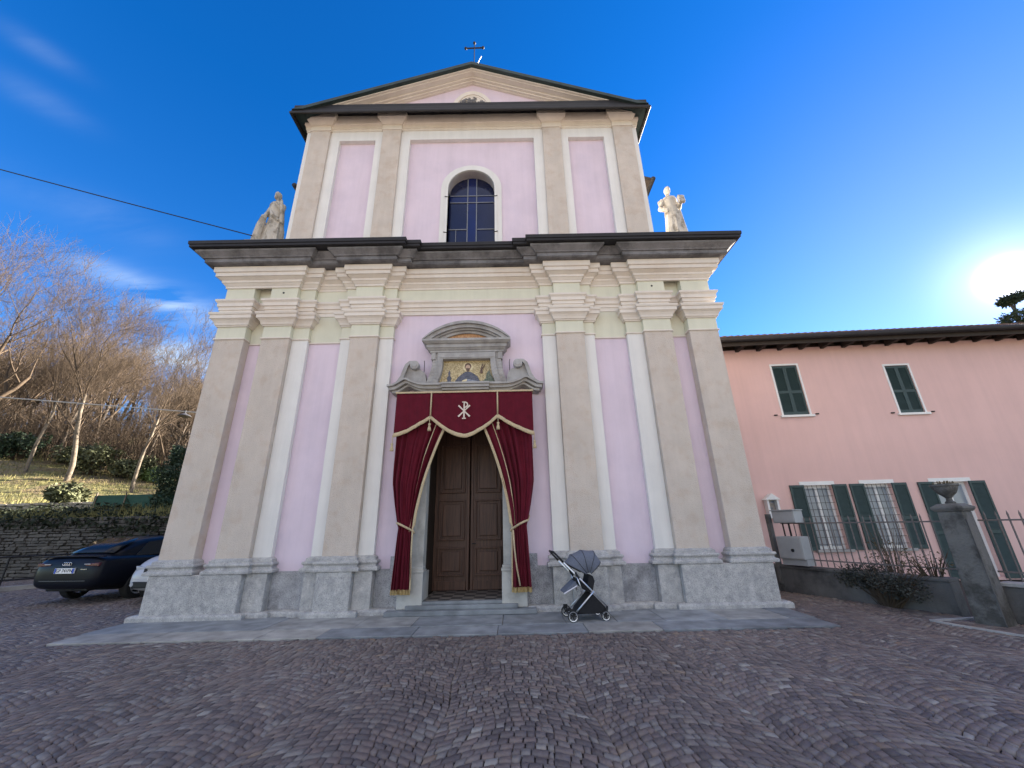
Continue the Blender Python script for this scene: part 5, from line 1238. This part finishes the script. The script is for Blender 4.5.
        obj('bumper_trim', MB().box(-0.60, 0.60, -0.052, 0.0, 0.50, 0.51), M['dull_trim'], t)
        obj('diffuser', MB().box(-0.55, 0.55, 0.10, 0.30, 0.27, 0.36), M['car_black'], t, bevel=0.03)
        obj('aerial', MB().prismx([(1.70, 1.42), (1.88, 1.43), (1.74, 1.475)], -0.02, 0.02), M['car_black'], t)
    else:   # front seen
        yF = Lc
        for s in (-1, 1):
            obj('headlight', MB().prism([(s * 0.40, 0.63), (s * 0.66, 0.68), (s * 0.70, 0.79), (s * 0.45, 0.75)], yF - 0.35, yF - 0.075), M['clear_lens'], t, bevel=0.02)
            obj('fog_lamp', MB().lathe([(0.05, yF - 0.1), (0.055, yF - 0.02), (0.04, yF + 0.005)], 14, (s * 0.62, 0, 0.40), axis='y'), M['clear_lens'], t)
        obj('grille', MB().box(-0.42, 0.42, yF - 0.2, yF + 0.012, 0.58, 0.74).box(-0.62, 0.62, yF - 0.2, yF + 0.004, 0.32, 0.46), M['car_black'], t, bevel=0.02)
        obj('number_plate', MB().box(-0.26, 0.26, yF + 0.012, yF + 0.03, 0.49, 0.57), M['plate'], t)
    return t
car('dark navy saloon car seen from behind, parked by the stone wall', (-10.42, 10.12, 0.0), R(-6), 'black_paint', 'sedan')
car('pale silver compact car mostly hidden behind the church plinth', (-8.18, 14.25, 0.0), R(180.5), 'car_white', 'hatch')

# ------------------------------------------------------------------ left side: walls, railing, slope
def rubble(mb, x0, x1, y0, y1, zf, zt, rnd, sw=0.42, shh=0.16):
    z = zf
    while z < zt:
        h = rnd.uniform(0.7, 1.3) * shh; x = x0 - rnd.uniform(0, 0.3)
        h = min(h, zt - z + 0.05)
        while x < x1:
            w_ = rnd.uniform(0.5, 1.5) * sw; d = rnd.uniform(-0.05, 0.04); g_ = 0.012
            a, b = x + g_, x + w_ - g_; j = lambda: rnd.uniform(-0.018, 0.018)
            vs = [(a + j(), y0 + d + j(), z + g_ + j()), (b + j(), y0 + d + j(), z + g_ + j()), (b + j(), y1, z + g_), (a + j(), y1, z + g_), (a + j(), y0 + d + j(), z + h - g_ + j()), (b + j(), y0 + d + j(), z + h - g_ + j()), (b + j(), y1, z + h - g_), (a + j(), y1, z + h - g_)]
            mb.add(vs, [(3, 2, 1, 0), (4, 5, 6, 7), (0, 1, 5, 4), (1, 2, 6, 5), (2, 3, 7, 6), (3, 0, 4, 7)]); x += w_
        z += h
rnd = random.Random(21)
sw_ = thing('retaining_wall', 'long dark rubble stone retaining wall behind the dark saloon car', 'wall', (-20, 16.5, 0))
mb = MB(); rubble(mb, -22, 12.2, 0.0, 0.45, -0.05, 2.15, rnd, 0.30, 0.11); obj('stones', mb, M['rubble'], sw_, bevel=0.02)
obj('wall_core', MB().box(-22, 12.2, 0.10, 0.5, -0.05, 2.08), M['mortar'], sw_)
sw2 = thing('terrace_wall', 'low pale rubble terrace wall on the grassy slope above the car', 'wall', (-20, 19.35, 2.3))
mb = MB(); rubble(mb, -16, 1.6, 0.0, 0.4, 0.0, 0.62, rnd, 0.5, 0.2); obj('stones', mb, M['rubble_light'], sw2, bevel=0.03)
obj('wall_core', MB().box(-16, 1.6, 0.08, 0.45, 0, 0.55), M['mortar'], sw2)
# handrail along the ramp left of the saloon
A1, A2 = Vector((-18.6, 7.35, 0)), Vector((-12.9, 15.45, 0)); dA = (A2 - A1).normalized()
hr = thing('handrail', 'black metal handrail left of the dark saloon car', 'railing', A1, math.atan2(dA.y, dA.x))
Lh = (A2 - A1).length
for z in (0.93, 0.30): obj('rail', MB().tube([(0, 0, z), (Lh, 0, z)], 0.025, 8), M['iron'], hr)
x = 0.1
while x < Lh: obj('post', MB().tube([(x, 0, -0.02), (x, 0, 0.93)], 0.022, 8), M['iron'], hr); x += 1.6
prop(obj('ramp_kerb', MB().obox(((A1 + A2) / 2 + Vector((-0.15, 0.1, 0.05))), dA, (-dA.y, dA.x, 0), (0, 0, 1), Lh / 2, 0.08, 0.07), M['stone']), kind='structure')
# ivy and long grass hanging over the wall
rnd = random.Random(31); mb = MB(); pts = []
for k in range(9000):
    x = rnd.uniform(-40, -8.2); y = rnd.uniform(16.45, 19.2); f = (y - 16.45) / 2.75
    z = 2.05 + 0.4 * f + abs(rnd.gauss(0, 0.13)) + 0.16 * max(0, math.sin(x * 1.7) + math.sin(x * 0.63 + 1))
    if rnd.random() < 0.25: y = rnd.uniform(16.36, 16.5); z = rnd.uniform(1.5 if x > -16.3 else 1.85, 2.2)
    if x > -16.4 and rnd.random() < 0.3: y = rnd.uniform(16.33, 16.45); z = rnd.uniform(0.7, 2.1)
    pts.append((x, y, z))
leaves(mb, pts, 0.085, rnd, 2.2, 0.25); prop(obj('ivy', mb, M['ivy']), kind='stuff', label='dark ivy and long grass trailing over the retaining wall')
rnd = random.Random(32); mb = MB()
gxs = np.array([rnd.uniform(-46, -13) for _ in range(14000)]); gys = np.array([17 + 16 * rnd.random() ** 1.3 for _ in range(14000)]); gz = hill(gxs, gys)
for x, y, z in zip(gxs, gys, gz):
    h = rnd.uniform(0.06, 0.22); a = rnd.uniform(0, 6.28); dx, dy = 0.02 * math.cos(a), 0.02 * math.sin(a); lx, ly = rnd.uniform(-0.08, 0.08), rnd.uniform(-0.08, 0.08)
    mb.add([(x - dx, y - dy, z - 0.06), (x + dx, y + dy, z - 0.06), (x + lx, y + ly, z + h)], [(0, 1, 2)])
for k in range(5000):
    x = rnd.uniform(-40, -8.5); y = rnd.uniform(16.5, 19.3); z = 2.0 + 0.16 * (y - 16.5); h = rnd.uniform(0.15, 0.55); lx, ly = rnd.uniform(-0.2, 0.2), rnd.uniform(-0.25, 0.1)
    mb.add([(x - 0.018, y, z), (x + 0.018, y, z), (x + lx, y + ly, z + h)], [(0, 1, 2)])
prop(obj('grass', mb, M['grass_blade']), kind='stuff', label='dry winter grass on the slope')
gf = thing('net_fence', 'green netting fence on thin posts at the foot of the slope', 'fence', (-19.3, 18.9, 2.35))
obj('netting', MB().box(0, 4.2, 0, 0.012, 0.05, 0.85), M['green_net'], gf)
for k in range(4): obj('post', MB().tube([(0.1 + 1.35 * k, -0.03, -0.1), (0.12 + 1.35 * k, -0.03, 0.98)], 0.03, 6), M['bark_pale'], gf)
# dark clipped evergreen
rnd = random.Random(41); he = thing('evergreen_tree', 'dense dark evergreen standing right behind the church corner', 'tree', (-15.9, 19.4, 2.5))
obj('trunk', MB().tube([(0, 0, -0.2), (0, 0, 2.4)], [0.10, 0.04], 8), M['bark'], he)
mb = MB(); pts = []
for k in range(7000):
    z = rnd.uniform(0.15, 2.9); q = rnd.uniform(0.55, 1.0); r = (0.95 + 0.15 * math.sin(z * 5) - max(0, z - 1.9) * 0.45) * q; a = rnd.uniform(0, 6.28); r *= 1 + 0.12 * math.sin(a * 4 + z * 3); pts.append((r * math.cos(a), r * math.sin(a), z))
leaves(mb, pts, 0.075, rnd, 1.9); obj('crown', mb, M['leaf_dark'], he)

# ------------------------------------------------------------------ bare trees
def bare_tree(seed, height, trunk_r, lean=(0, 0), levels=5, spread=0.75, fork=0.28, kids=(3, 4), wander=0.12, minr=0.006, twiggy=1.0):
    rnd = random.Random(seed); tr = MB(); br = MB()
    def grow(p, d, L_, r, lev):
        nseg = 5 if lev == 0 else (4 if lev <= 2 else 3); pts = [p.copy()]; dirs = [d.copy()]; q = p.copy(); dd = d.copy()
        for k in range(nseg):
            dd = (dd + Vector((rnd.uniform(-1, 1), rnd.uniform(-1, 1), rnd.uniform(-0.5, 0.8))) * wander * (1 + 0.4 * lev) + Vector((0, 0, 0.05))).normalized()
            q = q + dd * (L_ / nseg); pts.append(q.copy()); dirs.append(dd.copy())
        rend = r * (0.55 if lev < levels else 0.3)
        rads = [r + (rend - r) * i / nseg for i in range(nseg + 1)]
        (tr if lev == 0 else br).tube(pts, rads, 8 if lev == 0 else (5 if lev < 3 else 3), cap=False)
        if lev >= levels: return
        nk = rnd.randint(*kids) + (2 if lev == 0 else 0)
        if lev >= 2: nk = int(nk * twiggy + 0.5)
        for k in range(nk):
            f = rnd.uniform(fork if lev == 0 else 0.25, 1.0) if k else 1.0
            i = min(int(f * nseg), nseg - 1); ff = f * nseg - i; pp = pts[i].lerp(pts[i + 1], ff); dv = dirs[i + 1]
            ax = dv.cross(Vector((rnd.uniform(-1, 1), rnd.uniform(-1, 1), rnd.uniform(-1, 1)))).normalized()
            an = rnd.uniform(0.35, 0.95) * spread if k else rnd.uniform(0.05, 0.35)
            nd = (Matrix.Rotation(an, 3, ax) @ dv); nd = (nd + Vector((0, 0, 0.04))).normalized()
            grow(pp, nd, L_ * rnd.uniform(0.55, 0.82) * (1.0 if lev else 0.85), max(minr, (r + (rend - r) * f) * rnd.uniform(0.5, 0.72)), lev + 1)
    d0 = Vector((lean[0], lean[1], 1)).normalized()
    grow(Vector((0, 0, -0.3)), d0, height * 0.42, trunk_r, 0)
    return tr, br
def plant_tree(name, label, x, y, seed, height, r, lean, bm='bark_pale', tm='twig', group=None, **k):
    t = thing(name, label, 'tree', (x, y, float(hill(x, y))), 0, group); tr, br = bare_tree(seed, height, r, lean, **k)
    obj('trunk', tr, M[bm], t, smooth=True); obj('branches', br, M[tm], t, smooth=True); return t
G1 = 'bare trees on the slope left of the church'
plant_tree('bare_tree', 'largest bare tree with wide spreading crown at the left picture edge', -36.0, 24.5, 101, 16.5, 0.34, (0.12, -0.02), 'bark_pale', 'twig', G1, levels=6, spread=1.05, kids=(4, 4), fork=0.25, wander=0.10)
plant_tree('bare_tree', 'slender pale leaning trunk of a bare tree left of the forked birch', -30.4, 25.0, 114, 12, 0.10, (0.22, 0), 'bark_pale', 'twig', G1, levels=5, spread=0.7, fork=0.6)
plant_tree('bare_tree', 'tall pale crooked bare tree in the middle of the slope', -27.6, 25.0, 127, 13.5, 0.145, (0.20, -0.05), 'bark_pale', 'twig', G1, levels=6, spread=1.0, fork=0.40, kids=(4, 4), wander=0.15)
plant_tree('bare_tree', 'slim bare tree with pale trunk next to the dark evergreen', -23.4, 25.0, 133, 11.5, 0.105, (0.02, -0.03), 'bark_pale', 'twig', G1, levels=6, spread=0.8, fork=0.5)
plant_tree('bare_tree', 'thick forked bare tree half hidden behind the church corner', -25.4, 30.5, 148, 8.5, 0.22, (0.12, 0), 'bark', 'bark', G1, levels=5, spread=0.6, fork=0.4)
# woods behind: four kinds, copied
G2 = 'bare trees of the wood behind'
protos = []
for i, (sd, hh) in enumerate(((201, 13), (214, 11), (226, 15), (239, 10))):
    tr, br = bare_tree(sd, hh, 0.17, (0.05, 0), levels=5, spread=0.85, kids=(3, 4), fork=0.25, minr=0.011, twiggy=1.1)
    t = thing('bare_tree', 'bare brown tree standing in the crowded wood behind the slope', 'tree', (-36, 32, 0), 0, G2)
    obj('trunk', tr, M['bark'], t, smooth=True); obj('branches', br, M['twig'], t, smooth=True); protos.append(t)
rnd = random.Random(77); used = set(); spots = []
for k in range(90):
    y = rnd.uniform(28, 58); ratio = rnd.uniform(0.80, 1.55); spots.append((-ratio * y, y))
for k in range(12):
    y = rnd.uniform(31, 50); spots.append((-rnd.uniform(0.45, 0.8) * y, y))
for k, (x, y) in enumerate(spots):
    s = rnd.uniform(0.7, 1.15); z = float(hill(x, y)) - 0.1; rz = rnd.uniform(0, 6.28); i = k % 4
    if -x / y < 1.0: s *= 0.72
    if i not in used:
        protos[i].location = (x, y, z); protos[i].rotation_euler = (0, 0, rz); protos[i].scale = (s,) * 3; used.add(i)
    else: dup(protos[i], (x, y, z), rz, s)
# thicket of thin stems on the wood floor: nobody could count it
rnd = random.Random(61); mb = MB()
for k in range(6400):
    y = 28.5 + 26 * rnd.random() ** 1.5; x = -y * rnd.uniform(0.45, 1.6); z = float(hill(x, y)); h = rnd.uniform(1.0, 4.2); a = rnd.uniform(0, 6.28); b = rnd.uniform(0.1, 0.9)
    dx, dy = b * h * 0.5 * math.cos(a), b * h * 0.5 * math.sin(a); r = rnd.uniform(0.008, 0.028)
    p1 = (x + dx * 0.4, y + dy * 0.4, z + h * 0.6); p2 = (x + dx, y + dy, z + h)
    mb.tube([(x, y, z - 0.1), p1, p2], [r, r * 0.7, r * 0.25], 3, cap=False)
    for q in range(3):
        a2 = rnd.uniform(0, 6.28); l2 = h * rnd.uniform(0.25, 0.5); f = rnd.uniform(0.3, 1.0); s0 = (x + dx * f * 0.6, y + dy * f * 0.6, z + h * (0.3 + 0.6 * f))
        mb.tube([s0, (s0[0] + l2 * 0.8 * math.cos(a2), s0[1] + l2 * 0.8 * math.sin(a2), s0[2] + l2 * rnd.uniform(0.1, 0.7))], [r * 0.5, r * 0.2], 3, cap=False)
prop(obj('undergrowth', mb, M['twig']), kind='stuff', label='brown leafless thicket filling the wood behind the slope')
# evergreen shrubs and undergrowth at the wood's edge
G3 = 'evergreen shrubs under the bare trees'
for k, (x, y, rx, rz_, lm, lab) in enumerate([(-34.5, 27.5, 1.6, 1.9, 'leaf_dark', 'dark evergreen shrub under the largest bare tree'),
        (-28.6, 27.0, 1.3, 2.0, 'leaf_olive', 'olive grey shrub behind the crooked bare tree'),
        (-26.4, 28.0, 1.2, 1.5, 'leaf_olive', 'olive green shrub right of the crooked bare tree'),
        (-24.9, 28.2, 0.8, 1.0, 'leaf_light', 'low fresh green shrub between two pale trunks'),
        (-31.4, 28.5, 1.3, 1.6, 'leaf_olive', 'olive shrub behind the slender leaning trunk'),
        (-21.6, 19.9, 0.7, 1.1, 'leaf_olive', 'scruffy twiggy shrub on the pale terrace wall')]):
    bush('shrub', lab, 'shrub', (x, y, float(hill(x, y)) - 0.1), rx, rx, rz_, lm, 2600, 0.13, 300 + k, stems=40, group=G3, clumps=18)

# ------------------------------------------------------------------ wires and lamp
def sag(a, b, s, n=16):
    a = Vector(a); b = Vector(b); return [a.lerp(b, i / n) - Vector((0, 0, s * 4 * (i / n) * (1 - i / n))) for i in range(n + 1)]
prop(obj('power_cable', MB().tube(sag((-6.60, 8.32, 8.70), (-38.0, 5.4, 17.62), 0.15), 0.013, 6), M['wire_black']), 'black overhead cable running from the cornice end out of the picture', 'cable')
sp = thing('hanging_street_lamp', 'dark street lamp hung on a pale wire left of the church', 'street lamp', (-17.25, 20.2, 7.45))
obj('span_wire', MB().tube(sag((4.5, 1.2, -0.10), (-12, 0.0, 1.3), 0.0), 0.028, 6), M['wire'], sp)
mb = MB().lathe([(0.05, 0.02), (0.10, -0.03), (0.26, -0.10), (0.30, -0.14), (0.28, -0.17), (0.05, -0.18)], 18); mb.tube([(0, 0, 0.0), (0, 0, 0.16)], 0.03, 8); obj('lamp_head', mb, M['lamp_grey'], sp)

# ------------------------------------------------------------------ tree behind the pink house, in front of the sun
rnd = random.Random(55)
pt_ = thing('pine_tree', 'top of a tall pine rising behind the pink house below the sun', 'tree', (26.6, 18.3, 0.0))
tk = [(0, 0, -0.2), (0.1, 0, 5), (-0.1, 0.1, 9), (0.0, 0, 11.9)]; mb = MB().tube(tk, [0.25, 0.2, 0.13, 0.04], 8); obj('trunk', mb, M['bark'], pt_, smooth=True)
lf = MB(); br = MB()
for (cx_, cy_, cz, r) in [(0.1, 0, 11.2, 0.75), (0.9, 0.2, 10.5, 0.9), (-0.25, 0.1, 10.2, 0.6), (0.3, -0.4, 9.3, 1.0), (1.1, 0, 9.0, 1.1), (-0.3, 0.3, 8.6, 0.8), (-0.15, 0, 12.1, 0.33), (0.35, 0.0, 12.35, 0.4)]:
    br.tube([(0, 0, cz - 0.8), (cx_ * 0.6, cy_ * 0.6, cz - 0.3), (cx_, cy_, cz)], [0.05, 0.035, 0.01], 5)
    leaves(lf, clump_pts(rnd, (cx_, cy_, cz), r, 900, (1.1, 1.1, 0.5)), 0.06, rnd, 4.0)
obj('branches', br, M['bark'], pt_); obj('needles', lf, M['leaf_dark'], pt_)
